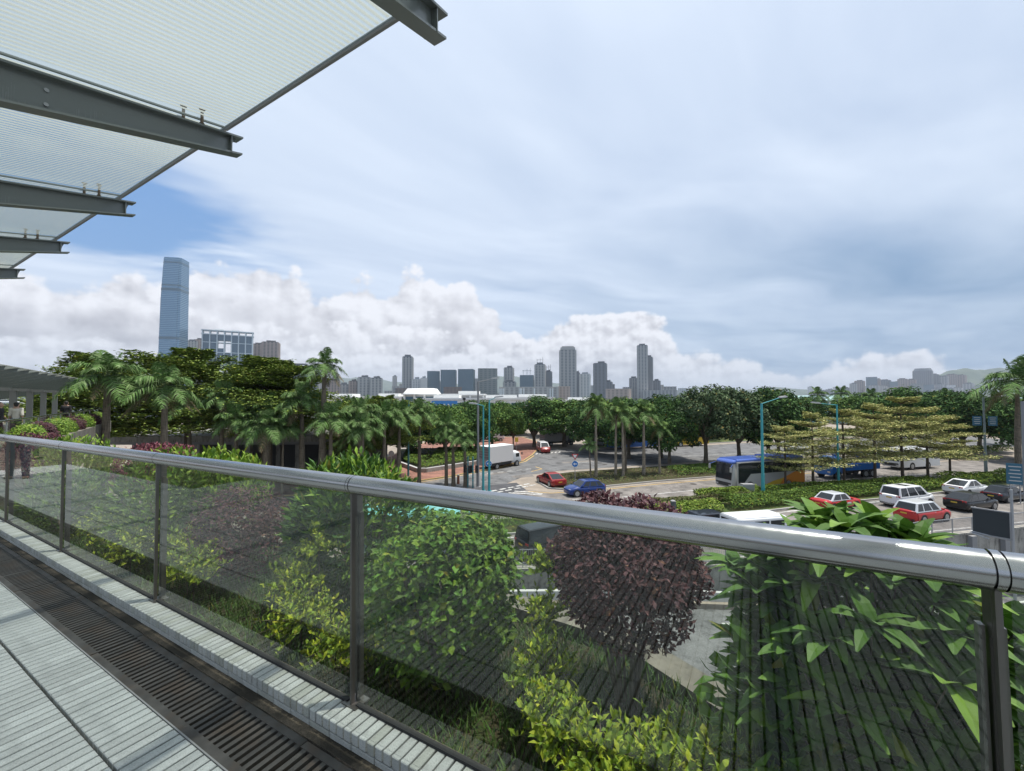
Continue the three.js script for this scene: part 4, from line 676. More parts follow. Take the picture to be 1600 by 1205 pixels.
const TREE_DARK = [[0.042, 0.09, 0.028], [0.058, 0.118, 0.032], [0.08, 0.15, 0.038], [0.03, 0.066, 0.022]], TREE_MID = [[0.075, 0.145, 0.034], [0.10, 0.18, 0.04], [0.055, 0.11, 0.028], [0.14, 0.22, 0.05]], TREE_GREY = [[0.065, 0.105, 0.045], [0.09, 0.135, 0.06], [0.045, 0.078, 0.034], [0.14, 0.18, 0.095]];
const KIND = {
  dark: broadTree(700, 4.4, 8.6, 2.1, TREE_DARK.concat(TREE_MID.slice(0, 1)), 0.34, 13000), mid: broadTree(720, 4.2, 8.2, 2.2, TREE_MID, 0.34, 12000), grey: broadTree(740, 4.3, 9.0, 2.6, TREE_GREY, 0.36, 12000), dark2: broadTree(760, 3.9, 8.0, 1.9, TREE_DARK, 0.34, 11000),
};
function tree(kind, label, X, Z, h, rx, turn = 0) {
  const t = thing('broad_tree', label, 'tree', at(X, Z, 0), turn), k = KIND[kind], H = { dark: 8.6, mid: 8.2, grey: 9.0, dark2: 8.0 }[kind], R = { dark: 4.4, mid: 4.2, grey: 4.3, dark2: 3.9 }[kind];
  part(t, 'trunk', k.trunk, MAT.bark); part(t, 'crown', k.crown, MAT.leafFar, 'stuff'); const q = rng(Math.round(X * 13 + Z * 7 + 5000)); t.scale.set(K * rx / R * (0.86 + 0.3 * q()), K * h / H * (0.9 + 0.16 * q()), K * rx / R * (0.86 + 0.3 * q())); return t;
}
[['mid', 'leafy tree behind the white truck cab', -3.0, 62, 6.8, 3.6], ['dark', 'dense tree over the parked red vehicle', 3.4, 64, 7.4, 5.0], ['mid', 'second dense tree right of the white truck', 8.2, 65, 7.4, 4.8], ['dark2', 'dense dark tree behind the tall island palm', 12.4, 63, 7.4, 4.6],
 ['mid', 'light green tree behind the pair of island palms', 16.4, 62, 7.4, 4.2], ['dark', 'dark spreading tree over the traffic island road', 14.6, 52, 7.2, 3.9], ['dark2', 'dark tree shading the yellow bus', 18.8, 52.5, 7.5, 4.2], ['grey', 'large grey green tree, the left one of the tall pair at right of centre', 21.6, 46.5, 8.9, 3.9], ['grey', 'large grey green tree, the right one of the tall pair at right of centre', 25.6, 47.0, 8.9, 4.0], ['dark', 'dark tree standing left of the tall grey green pair', 17.8, 47.0, 7.6, 3.2],
 ['dark2', 'round dark tree right behind the lamp post with the long arm', 29.2, 47.5, 8.2, 3.6], ['grey', 'soft grey tree right of the long armed lamp post', 32.6, 51, 7.6, 3.4], ['mid', 'green tree left of the teal poles above the hedge bed', -6.4, 55, 6.6, 4.0], ['dark', 'dark tree behind the row of three palms', -9.2, 57, 6.6, 4.2], ['mid', 'green tree above the end of the brick path', -12.6, 53, 6.7, 4.2], ['dark2', 'dark tree behind the thick leaning palm', -17.2, 47, 7.2, 4.2], ['mid', 'small tree next to the yellow sign by the truck', 0.2, 61, 6.2, 2.3],
 ['dark2', 'dark tree hanging over the blue bus', 11.0, 56, 6.8, 3.4], ['dark2', 'low tree with its crown down to the hedge bed, left', -12.2, 50.5, 6.2, 3.2], ['mid', 'low tree with its crown down to the hedge bed, middle', -8.2, 50.8, 6.0, 3.0], ['dark', 'low tree with its crown down to the hedge bed, right', -4.6, 53.6, 6.2, 2.8], ['dark', 'dark feathery tree left of the sign boards', 54.5, 57, 8.1, 5.2], ['dark2', 'dark feathery tree behind the sign boards', 60.6, 56, 7.9, 4.8], ['dark', 'dark tree at the far right edge behind the grey lamp post', 62, 48, 8.4, 4.4], ['mid', 'green tree at the right margin beyond the parked cars', 67.5, 60, 8.0, 5]].forEach(([k, l, x, z, h, r], i) => tree(k, l, x, z, h, r, i * 1.7));
const beltWords = ['first', 'second', 'third', 'fourth', 'fifth', 'sixth', 'seventh', 'eighth', 'ninth', 'tenth', 'eleventh', 'twelfth', 'thirteenth', 'fourteenth'];
for (let i = 0; i < 14; i++) tree(['mid', 'dark2', 'mid', 'dark'][i % 4], beltWords[i] + ' tree from the left in the far belt under the pier roofs', 34 + i * 6.2, 78 + (i % 3) * 4 + i * 1.3, 7.2 + (i % 4) * 0.28, 5.4, i * 2.1);
for (let i = 0; i < 7; i++) tree(['dark', 'mid', 'dark2'][i % 3], beltWords[i] + ' tree from the left in the far row behind the white ferry piers’ yard'.replace('’', ''), -22 + i * 7.4, 82 + (i % 2) * 5, 5.9 + (i % 3) * 0.3, 5.2, i * 1.3);

// ---------------------------------------------------------------- trees with flat tiers of branches
function tieredTree(seed, h, R, tiers, colors, leaf, n, base = 0.32, wide = 1.4, thick = 0.16) {
  const r = rng(seed), g = [limb([V3(0, -0.1, 0), V3(0.03, h * 0.5, 0.02), V3(0, h * 0.97, 0)], [0.12, 0.09, 0.03], 7)], sp = [];
  for (let k = 0; k < tiers; k++) {
    const f = k / (tiers - 1), y = h * (base + (0.98 - base) * f), rad = R * (1 - 0.75 * Math.pow(f, wide)) * (0.66 + 0.55 * r()), nb = 7 + Math.floor(r() * 5), a0 = r() * 6.28;
    for (let b = 0; b < nb; b++) {
      const a = a0 + (b / nb) * 6.28 + (r() - 0.5) * 0.5, L = rad * (0.45 + 0.7 * r()), yy = y + (r() - 0.5) * h * (wide > 2 ? 0.085 : 0.05), tip = V3(Math.cos(a) * L, yy + 0.1 + 0.06 * L, Math.sin(a) * L);
      g.push(limb([V3(0, y - 0.12, 0), tip.clone().multiplyScalar(0.5).setY(yy - 0.02), tip], [0.035, 0.022, 0.008], 5));
      const m = Math.round((n / (tiers * nb)) * (L / rad));
      for (let q = 0; q < m; q++) { const t = 0.12 + 1.0 * Math.pow(r(), 0.62) * (0.85 + 0.3 * r()), w = 0.62 * L * Math.sin(Math.min(1, t) * 2.5 + 0.25) * (r() + r() + r() - 1.5); sp.push([Math.cos(a) * L * t - Math.sin(a) * w, lerp(yy - 0.02, tip.y, t) + 0.05 + (r() - 0.4) * thick, Math.sin(a) * L * t + Math.cos(a) * w, 0, 1, 0]); }
    }
  }
  return { trunk: merge(g), crown: leafField(sp, { seed: seed + 1, len: leaf, wid: leaf * 0.5, colors, jitter: 0.75, lift: 0.2 }) };
}
const PALE = [[0.45, 0.43, 0.18], [0.52, 0.49, 0.23], [0.36, 0.37, 0.14], [0.22, 0.27, 0.09]], OLIVE = [[0.125, 0.18, 0.034], [0.17, 0.23, 0.042], [0.08, 0.125, 0.026], [0.22, 0.275, 0.055]];
const TIER = { pale: [800, 820].map((s) => tieredTree(s, 6.4, 3.5, 6, PALE, 0.18, 13000, 0.34, 1.4, 0.2)), olive: [840, 860].map((s) => tieredTree(s, 10.4, 5.4, 10, OLIVE, 0.27, 42000, 0.47, 2.1, 0.62)) };
function tiered(kind, v, label, X, Z, s, turn, sy) { s *= K; const t = thing('tiered_tree', label, 'tree', at(X, Z, 0.1), turn), k = TIER[kind][v]; part(t, 'trunk', k.trunk, MAT.timber); part(t, 'crown', k.crown, MAT.leafFar, 'stuff'); t.scale.set(s, sy ?? s, s); return t; }
[[0, 'tiered pale yellow tree right in front of the tour bus', 22.4, 34.2, 0.78, 0.3], [1, 'tiered pale tree behind the tail of the tour bus', 25.4, 35.2, 0.95, 1.2], [0, 'tiered pale tree left of the blue crane truck', 28.6, 35.9, 0.98, 2.2], [1, 'tiered pale tree right of the blue crane truck', 32.2, 37.0, 1.06, 0.9], [0, 'tall tiered pale tree above the white minivan', 35.6, 38.0, 1.14, 3.1], [1, 'tiered pale tree left of the white coach', 38.8, 38.9, 1.0, 4.0], [0, 'small tiered pale tree in front of the white coach', 41.6, 39.6, 0.86, 5.0]].forEach(([v, l, x, z, s, a]) => tiered('pale', v, l, x, z, s, a));
[[0, 'broad dark tiered tree right of the tall glass tower', -26.2, 33.4, 1.28, 0.2, 1.04], [1, 'dark tiered tree with a flat top below the brown towers', -19.6, 33.8, 1.16, 1.9, 0.98], [1, 'dark tiered tree behind the two nearest palms', -31.5, 32.0, 1.12, 2.6, 0.98], [0, 'low dark tiered tree behind the bushy palm', -11.5, 37.5, 0.7, 4.1], [1, 'small dark tiered tree beside the brick path', -13.4, 36.4, 0.62, 5.3], [0, 'dark tiered tree over the bus shelter at left', -22.8, 38.0, 1.1, 3.3, 1.0]].forEach(([v, l, x, z, s, a, sy]) => tiered('olive', v, l, x, z, s, a, sy && sy * K));

// ---------------------------------------------------------------- hedges
function hedge(label, lineA, lineB, h, n, colors, seed, leaf = 0.15, name = 'hedge', y0 = 0.12) {   // between two plan lines of equal length
  const t = thing(name, label, 'hedge'), r = rng(seed), sp = [], m = lineA.length - 1, seg = []; let tot = 0;
  for (let i = 0; i < m; i++) { const L = Math.hypot(lineA[i + 1][0] - lineA[i][0], lineA[i + 1][1] - lineA[i][1]) + 1e-3; tot += L; seg.push(tot); }
  for (let k = 0; k < n; k++) {
    const s = r() * tot; let i = seg.findIndex((q) => q >= s); const f = (s - (i ? seg[i - 1] : 0)) / (seg[i] - (i ? seg[i - 1] : 0)), w = r(), X = lerp(lerp(lineA[i][0], lineA[i + 1][0], f), lerp(lineB[i][0], lineB[i + 1][0], f), w), Z = lerp(lerp(lineA[i][1], lineA[i + 1][1], f), lerp(lineB[i][1], lineB[i + 1][1], f), w);
    const edge = Math.min(1, Math.min(w, 1 - w) * 5), lump = 0.62 + 0.75 * fbm(X * 0.7 + 50, Z * 0.9 + 50, 3, seed & 127), H = h * lump * Math.sqrt(edge * 0.75 + 0.25), y = H * (1 - 0.75 * r() * r());
    sp.push([X * K, y0 + y * 1.25, -Z * K, 0, 1, w < 0.5 ? 0.9 * (1 - edge) : -0.9 * (1 - edge)]);
  }
  part(t, 'foliage', leafField(sp, { seed: seed + 1, len: leaf * K, wid: leaf * 0.6 * K, colors, jitter: 1.5, lift: 0.3 }), MAT.leafFar, 'stuff');
  return t;
}
const HEDGE_BRIGHT = [[0.13, 0.20, 0.03], [0.18, 0.25, 0.04], [0.09, 0.15, 0.025], [0.23, 0.29, 0.06]], HEDGE_DK = [[0.085, 0.145, 0.03], [0.11, 0.175, 0.035], [0.065, 0.12, 0.025]], HEDGE_DRY = [[0.13, 0.11, 0.06], [0.09, 0.11, 0.04], [0.12, 0.15, 0.05]];  // leaf colours of different plants: bright yellow green, mid green, dry brown
hedge('low hedge on the median left of the black van', [[-26, 21.9], [-12, 22.7], [0, 23.5], [4, 24.6]], [[-26, 23.7], [-12, 24.4], [0, 25.9], [4, 27.4]], 0.75, 9000, HEDGE_DK, 900);
hedge('low golden green hedge at the rounded tip of the median', [[6, 25.6], [10.6, 26.7], [14, 27.5]], [[6.4, 27.4], [10.6, 28.6], [14, 29.6]], 0.55, 6000, HEDGE_BRIGHT, 910);
hedge('dry brownish strip of hedge behind the golden green median hedge', [[9, 28.4], [14, 29.7], [18, 31]], [[9, 29.7], [14, 31], [18, 32]], 0.5, 5000, HEDGE_DRY, 920);
hedge('bright tall hedge in front of the tour bus', [[13.5, 30.0], [17, 31.2], [19, 31.8]], [[13.5, 31.3], [17, 32.4], [19, 32.8]], 0.85, 4200, HEDGE_BRIGHT, 925);
hedge('dark green hedge on the median behind the red taxi saloon', [[14.6, 27.6], [17.1, 28.3], [23.3, 30.5], [30, 32.4]], [[14.6, 29.6], [17.1, 30.6], [23.3, 32.4], [30, 34.2]], 0.85, 12000, HEDGE_DK.concat(HEDGE_BRIGHT.slice(0, 1)), 930);
hedge('back row of hedge in front of the blue crane truck', [[19.5, 32.0], [24, 33.0], [30, 34.6], [37, 36.2]], [[19.5, 32.9], [24, 34.3], [30, 35.8], [37, 37.4]], 0.7, 7000, HEDGE_BRIGHT.slice(0, 3), 940);
hedge('hedge on the median behind the white minivan and white sport car', [[30.4, 32.5], [37, 34.8], [45, 37.1], [60, 41.3]], [[30.4, 34.2], [37, 36], [45, 38.4], [60, 42.8]], 0.8, 13000, HEDGE_DK.concat(HEDGE_BRIGHT), 950);
hedge('bright yellowish hedge at right behind the white sport car', [[37.5, 36.2], [45, 38.2], [60, 42.6]], [[37.5, 37.4], [45, 39.1], [60, 43.4]], 0.9, 7000, HEDGE_BRIGHT, 955);
hedge('clipped green hedge filling the stone edged bed by the brick pavement', [[-12.2, 46.8], [-9.0, 42.6], [-8.6, 42.5], [-4.3, 47.4], [-1.4, 51.6]], [[-14, 56], [-13, 56], [-10, 57], [-8, 57], [-6, 57]], 0.8, 15000, HEDGE_BRIGHT.slice(0, 3).concat(HEDGE_DK), 960, 0.2, 'hedge', 0.55);
hedge('patchy ground cover under the palms on the traffic island', [[5, 35.4], [13, 38.4], [20, 40.8], [30, 43.6]], [[4, 40], [11, 43.4], [20, 46.6], [30, 49.8]], 0.24, 5000, HEDGE_DRY, 970, 0.16);
hedge('hedge under the big trees behind the tour bus', [[16, 40.0], [22, 41.6], [30, 44]], [[16, 43.5], [22, 45.5], [30, 48]], 0.6, 7000, HEDGE_DK, 980);
hedge('hedge row far behind the coach under the feathery trees', [[44, 50], [56, 53.5], [70, 57.5]], [[44, 52.5], [56, 56], [70, 60]], 0.9, 7000, HEDGE_DK.concat(HEDGE_BRIGHT.slice(0, 2)), 985, 0.2);

// ---------------------------------------------------------------- vehicles (own axes: x forward, y up, z to the right)
const paintOf = (r, g, b, rough = 0.35) => new THREE.MeshPhysicalMaterial({ color: C(r, g, b), roughness: rough, specularIntensity: 0.35, clearcoat: 0.7, clearcoatRoughness: 0.04, side: THREE.DoubleSide });
const RED = paintOf(0.42, 0.022, 0.022), WINE = paintOf(0.26, 0.022, 0.02), SILVER = paintOf(0.52, 0.54, 0.56, 0.3), WHITE = paintOf(0.70, 0.71, 0.71), BLACK = paintOf(0.006, 0.0065, 0.0075), BLUE = paintOf(0.008, 0.03, 0.15), DARKBLUE = paintOf(0.006, 0.009, 0.016), GREYP = paintOf(0.16, 0.17, 0.18);
const lampRed = std(0.35, 0.012, 0.012, 0.25), lampClear = std(0.6, 0.62, 0.64, 0.2, { metalness: 0.4 }), plateY = std(0.55, 0.38, 0.04, 0.5), rimM = std(0.42, 0.43, 0.44, 0.35, { metalness: 0.8 });
function place(o, X, Z, az) { o.position.copy(at(X, Z, 0.02)); o.rotation.y = (90 - az) * D2R; return o; }
function loftX(st) {                                                   // rounded hull through stations [x, bottom, top, half width]
  const ring = [[0, 0], [0.8, 0], [0.97, 0.14], [1, 0.45], [0.985, 0.74], [0.9, 0.93], [0.55, 0.995], [0, 1]], full = [...ring, ...ring.slice(1, -1).reverse().map(([z, y]) => [-z, y])], n = full.length, pos = [], idx = [];
  for (const [x, b, t, w] of st) for (const [z, y] of full) pos.push(x, b + (t - b) * y, z * w);
  for (let i = 0; i < st.length - 1; i++) for (let k = 0; k < n; k++) { const a = i * n + k, c = i * n + ((k + 1) % n), d = a + n, e = c + n; idx.push(a, c, d, d, c, e); }
  for (const i of [0, st.length - 1]) { const c = pos.length / 3, [x, b, t] = st[i]; pos.push(x, (b + t) / 2, 0); for (let k = 0; k < n; k++) idx.push(...(i ? [c, i * n + k, i * n + ((k + 1) % n)] : [c, (k + 1) % n, k])); }
  const g = new THREE.BufferGeometry(); g.setAttribute('position', new THREE.Float32BufferAttribute(pos, 3)); g.setIndex(idx); g.computeVertexNormals();
  const vol = V3(); g.computeBoundingBox(); return g;
}
const quadGeo = (a, b, c, d) => { const g = new THREE.BufferGeometry(); g.setAttribute('position', new THREE.Float32BufferAttribute([...a, ...b, ...c, ...a, ...c, ...d], 3)); g.computeVertexNormals(); return g; };
function wheels(t, xs, R, hw, w = 0.2, rim = true) {
  for (const x of xs) for (const s of [-1, 1]) {
    const m = part(t, 'wheel', new THREE.CylinderGeometry(R, R, w, 20).rotateX(Math.PI / 2), MAT.rubber); m.position.set(x, R, s * (hw - w / 2 + 0.012));
    if (rim) part(m, 'rim', merge([new THREE.CylinderGeometry(R * 0.66, R * 0.66, 0.012, 14).rotateX(Math.PI / 2).translate(0, 0, s * (w / 2 + 0.003)), ...[0, 1, 2, 3, 4].map((k) => box(R * 0.55, 0.05, 0.014, R * 0.3, 0, 0).rotateZ(k * 1.2566).translate(0, 0, s * (w / 2 + 0.014)))]), rimM);
    part(t, 'wheel_arch', new THREE.CylinderGeometry(R * 1.14, R * 1.14, 0.3, 18, 1).rotateX(Math.PI / 2).translate(x, R * 1.02, s * (hw - 0.148)), MAT.black);
  }
}
function car(name, label, o, X, Z, az) {
  const t = place(thing(name, label, 'car'), X, Z, az), { L, W, body, belt, roof, hood, tail, nose = 0.5, ws, rs, clr = 0.2, roofMat = o.paint, deck = belt - 0.04 } = o, h = L / 2, hw = W / 2;
  // hull: nose, bonnet, belt line, tail
  part(t, 'body', loftX([[-h, clr + 0.14, tail - 0.18, hw * 0.80], [-h + 0.06, clr + 0.05, tail - 0.04, hw * 0.9], [-h + 0.3, clr, deck, hw * 0.97], [rs[0] + 0.1, clr, belt, hw], [0, clr, belt - 0.01, hw], [ws[0] - 0.05, clr, belt - 0.02, hw], [ws[0] + 0.3, clr, hood + 0.05, hw * 0.99], [h - 0.35, clr, hood - 0.08, hw * 0.96], [h - 0.08, clr + 0.04, nose + 0.1, hw * 0.88], [h, clr + 0.12, nose, hw * 0.74]]), o.paint);
  // cabin as a frustum with flat sides: belt corners and roof corners
  const y0 = belt - 0.05, y1 = roof - 0.05, w0 = hw * 0.955, w1 = hw * 0.76, A = [[rs[0], y0, w0], [ws[0], y0, w0 * 0.97]], B = [[rs[1], y1, w1], [ws[1], y1, w1 * 0.98]];
  const P = (f, s, top) => { const a = top ? B : A; return [a[f][0], a[f][1], a[f][2] * s]; };
  const faces = { windscreen: [P(1, -1), P(1, 1), P(1, 1, 1), P(1, -1, 1)], rear_window: [P(0, 1), P(0, -1), P(0, -1, 1), P(0, 1, 1)], right: [P(1, 1), P(0, 1), P(0, 1, 1), P(1, 1, 1)], left: [P(0, -1), P(1, -1), P(1, -1, 1), P(0, -1, 1)] };
  part(t, 'cabin', merge(Object.values(faces).map((f) => quadGeo(...f))), o.pillar ?? o.paint);
  const rp = [], dome = (x0, x1, wA, yA, x2, x3, wB, yB) => rp.push(quadGeo([x0, yA, -wA], [x1, yA, -wA], [x3, yB, -wB], [x2, yB, -wB]), quadGeo([x1, yA, wA], [x0, yA, wA], [x2, yB, wB], [x3, yB, wB]), quadGeo([x1, yA, -wA], [x1, yA, wA], [x3, yB, wB], [x3, yB, -wB]), quadGeo([x0, yA, wA], [x0, yA, -wA], [x2, yB, -wB], [x2, yB, wB]));
  dome(rs[1], ws[1], w1, y1, rs[1] + 0.12, ws[1] - 0.14, w1 - 0.12, roof - 0.008); dome(rs[1] + 0.12, ws[1] - 0.14, w1 - 0.12, roof - 0.008, rs[1] + 0.5, ws[1] - 0.4, w1 * 0.4, roof); rp.push(quadGeo([rs[1] + 0.5, roof, -w1 * 0.4], [ws[1] - 0.4, roof, -w1 * 0.4], [ws[1] - 0.4, roof, w1 * 0.4], [rs[1] + 0.5, roof, w1 * 0.4]));
  part(t, 'roof', merge(rp), roofMat);
  if (o.sunroof) part(t, 'sunroof', box((ws[1] - rs[1]) * o.sunroof, 0.012, w1 * 1.35, (ws[1] + rs[1]) / 2 + 0.05, roof + 0.002, 0), MAT.carGlass);
  const win = (f, s0, s1, t0, t1) => { const [a, b, c, d] = f.map((p) => V3(...p)), n = V3().subVectors(b, a).cross(V3().subVectors(d, a)).normalize().multiplyScalar(0.007); if (n.dot(a.clone().add(c).multiplyScalar(0.5).sub(V3((ws[0] + rs[0]) / 2, (y0 + y1) / 2, 0))) < 0) n.negate(); const q = (s, u) => a.clone().lerp(b, s).lerp(d.clone().lerp(c, s), u).add(n); return quadGeo(q(s0, t0), q(s1, t0), q(s1, t1), q(s0, t1)); };
  part(t, 'windscreen', win(faces.windscreen, 0.05, 0.95, 0.06, 0.95), MAT.carGlass); part(t, 'rear_window', win(faces.rear_window, 0.08, 0.92, 0.14, 0.93), MAT.carGlass);
  const cuts = o.windows ?? [[0.06, 0.46], [0.5, 0.88]];
  for (const side of ['left', 'right']) for (const [a, b] of cuts) { const f = faces[side]; part(t, 'side_window', side === 'right' ? win(f, 1 - b, 1 - a, 0.12, 0.93) : win(f, a, b, 0.12, 0.93), MAT.carGlass); }
  wheels(t, [h - L * 0.19, -h + L * 0.2], o.R ?? 0.33, hw);
  for (const s of [-1, 1]) {
    part(t, 'tail_light', box(0.1, 0.14, 0.26, -h + 0.07, tail - 0.18, s * hw * 0.74, s * 0.25), lampRed); part(t, 'headlight', box(0.16, 0.1, 0.3, h - 0.16, nose + 0.06, s * hw * 0.66, -s * 0.35), lampClear);
    part(t, 'mirror', box(0.12, 0.11, 0.18, ws[0] - 0.25, belt + 0.06, s * (hw + 0.07)), o.paint);
    part(t, 'door_handle', box(0.16, 0.025, 0.03, 0.0, belt - 0.14, s * (hw + 0.002)), roofMat === o.paint ? MAT.midGrey : MAT.midGrey);
  }
  part(t, 'number_plate', box(0.015, 0.11, 0.44, -h - 0.005, tail - 0.33, 0), plateY); part(t, 'bumper', box(0.1, 0.12, W * 0.8, -h + 0.05, clr + 0.16, 0), MAT.black);
  if (o.bar) part(t, 'light_bar', box(0.03, 0.035, W * 0.74, -h + 0.03, tail - 0.1, 0), lampRed);
  if (o.sign) part(t, 'roof_sign', box(0.14, 0.12, 0.4, 0.25, roof + 0.06, 0), MAT.white);
  if (o.door) for (const s of [-1, 1]) part(t, 'door_sticker', box(0.5, 0.16, 0.006, 0.45, belt - 0.32, s * (hw + 0.002)), MAT.white);
  return t;
}
const SALOON = { L: 4.6, W: 1.72, belt: 0.92, roof: 1.47, hood: 0.94, tail: 0.95, nose: 0.62, ws: [0.95, 0.35], rs: [-1.62, -1.0], deck: 0.98 };
const SUV = { L: 4.55, W: 1.83, belt: 1.0, roof: 1.62, hood: 1.0, tail: 1.12, nose: 0.68, ws: [1.05, 0.35], rs: [-2.12, -1.75], windows: [[0.04, 0.26], [0.3, 0.6], [0.64, 0.9]], R: 0.36 };
const COUPE = { L: 4.7, W: 1.86, belt: 0.92, roof: 1.44, hood: 0.88, tail: 1.02, nose: 0.58, ws: [1.1, 0.25], rs: [-2.0, -0.75], bar: true, windows: [[0.14, 0.48], [0.52, 0.88]], R: 0.35 };
const MPV = { L: 4.95, W: 1.86, belt: 1.05, roof: 1.92, hood: 1.12, tail: 1.25, nose: 0.75, ws: [1.65, 0.75], rs: [-2.38, -2.15], windows: [[0.03, 0.28], [0.31, 0.62], [0.65, 0.92]], R: 0.35 };
car('taxi', 'red taxi estate car with a silver roof nearest to the fence', { ...SUV, L: 4.5, W: 1.76, roof: 1.66, paint: RED, roofMat: SILVER, pillar: SILVER, door: false }, 25.5, 26.0, 73);
car('taxi', 'red taxi saloon with a silver roof, half hidden by the long leaved shrub', { ...SALOON, paint: RED, roofMat: SILVER, pillar: SILVER, door: true }, 22.4, 28.9, 73);
car('minivan', 'tall white minivan driving away behind the red taxis', { ...MPV, paint: WHITE, sunroof: 0.22 }, 28.0, 29.6, 73);
car('sports_utility_car', 'black low roofed car right of the red taxi estate', { ...SUV, L: 4.75, roof: 1.56, ws: [1.2, 0.3], rs: [-2.1, -1.25], paint: BLACK, bar: true, windows: [[0.1, 0.42], [0.46, 0.9]] }, 31.4, 28.6, 73);
car('sports_utility_car', 'white sport car with a dark glass roof beside the median hedge', { ...COUPE, roof: 1.58, belt: 1.0, tail: 1.1, hood: 0.98, nose: 0.66, paint: WHITE, sunroof: 0.75 }, 35.9, 33.0, 73);
car('saloon_car', 'dark blue black car cut off by the right edge of the picture', { ...SALOON, paint: DARKBLUE, bar: true }, 36.6, 31.0, 73);
car('hatchback_coupe', 'dark red fastback car turning at the junction', { ...COUPE, paint: WINE }, 3.4, 36.6, -22);
car('sports_utility_car', 'deep blue car coming along the road by the traffic island', { ...SUV, L: 4.2, roof: 1.54, paint: BLUE, ws: [0.95, 0.3], rs: [-1.9, -1.35] }, 5.7, 32.8, -108);
car('minivan', 'boxy black minivan partly hidden by the purple shrub', { ...MPV, L: 4.6, paint: BLACK, rs: [-2.25, -2.1] }, 1.9, 20.6, 60);
car('saloon_car', 'dark grey car in front of the black minivan', { ...SALOON, paint: DARKBLUE }, 4.6, 23.0, 72);
car('sports_utility_car', 'dark car beside the white van with orange print', { ...SUV, paint: DARKBLUE }, 11.4, 23.6, 76);
car('sports_utility_car', 'grey car parked far right under the feathery trees', { ...SUV, paint: GREYP }, 46.6, 47.8, -105);
car('saloon_car', 'silver car far right behind the big dark palm', { ...SALOON, paint: SILVER }, 60.5, 56.5, -105);
car('saloon_car', 'small pale car glimpsed under the trees beyond the island', { ...SALOON, paint: SILVER }, 13.8, 66, -70);
car('saloon_car', 'white car glimpsed far right beneath the tree belt', { ...SALOON, paint: WHITE }, 41, 60, 75);
// boxy vehicles
function boxHull(L, W, y0, y1, r = 0.12) { const s = new THREE.Shape(), w = W / 2 - r; s.moveTo(-w - r, y0); s.lineTo(w + r, y0); s.lineTo(w + r, y1 - r); s.quadraticCurveTo(w + r, y1, w, y1); s.lineTo(-w, y1); s.quadraticCurveTo(-w - r, y1, -w - r, y1 - r); s.closePath(); return new THREE.ExtrudeGeometry(s, { depth: L, bevelEnabled: false, curveSegments: 4 }).rotateY(Math.PI / 2).translate(-L / 2, 0, 0); }
function van(label, X, Z, az) {
  const t = place(thing('delivery_van', label, 'van'), X, Z, az);
  part(t, 'body', merge([boxHull(3.9, 1.7, 0.35, 1.98).translate(-0.45, 0, 0), boxHull(1.2, 1.66, 0.35, 1.02).translate(1.8, 0, 0)]), WHITE);
  part(t, 'roof', boxHull(3.8, 1.56, 1.9, 2.04, 0.05).translate(-0.45, 0, 0), WHITE);
  part(t, 'windscreen', quadGeo([2.0, 1.05, -0.76], [2.0, 1.05, 0.76], [1.52, 1.86, 0.7], [1.52, 1.86, -0.7]), MAT.carGlass);
  part(t, 'rear_window', box(0.012, 0.62, 1.4, -2.405, 1.52, 0), MAT.carGlass);
  for (const s of [-1, 1]) { part(t, 'side_window', box(1.1, 0.55, 0.012, 0.75, 1.5, s * 0.853), MAT.carGlass); part(t, 'side_window', box(1.15, 0.55, 0.012, -0.5, 1.5, s * 0.853), MAT.carGlass); part(t, 'orange_print', box(0.75, 0.75, 0.014, -1.55, 1.4, s * 0.853), std(0.6, 0.10, 0.03, 0.5)); part(t, 'orange_print', box(1.4, 0.3, 0.014, -0.7, 0.95, s * 0.853), std(0.6, 0.10, 0.03, 0.5)); part(t, 'tail_light', box(0.02, 0.4, 0.1, -2.41, 1.0, s * 0.78), lampRed); part(t, 'headlight', box(0.03, 0.16, 0.26, 2.4, 0.82, s * 0.65), lampClear); }
  wheels(t, [1.5, -1.6], 0.33, 0.85); return t;
}
van('white van with orange print and black windows just beyond the handrail', 12.9, 21.9, 78);
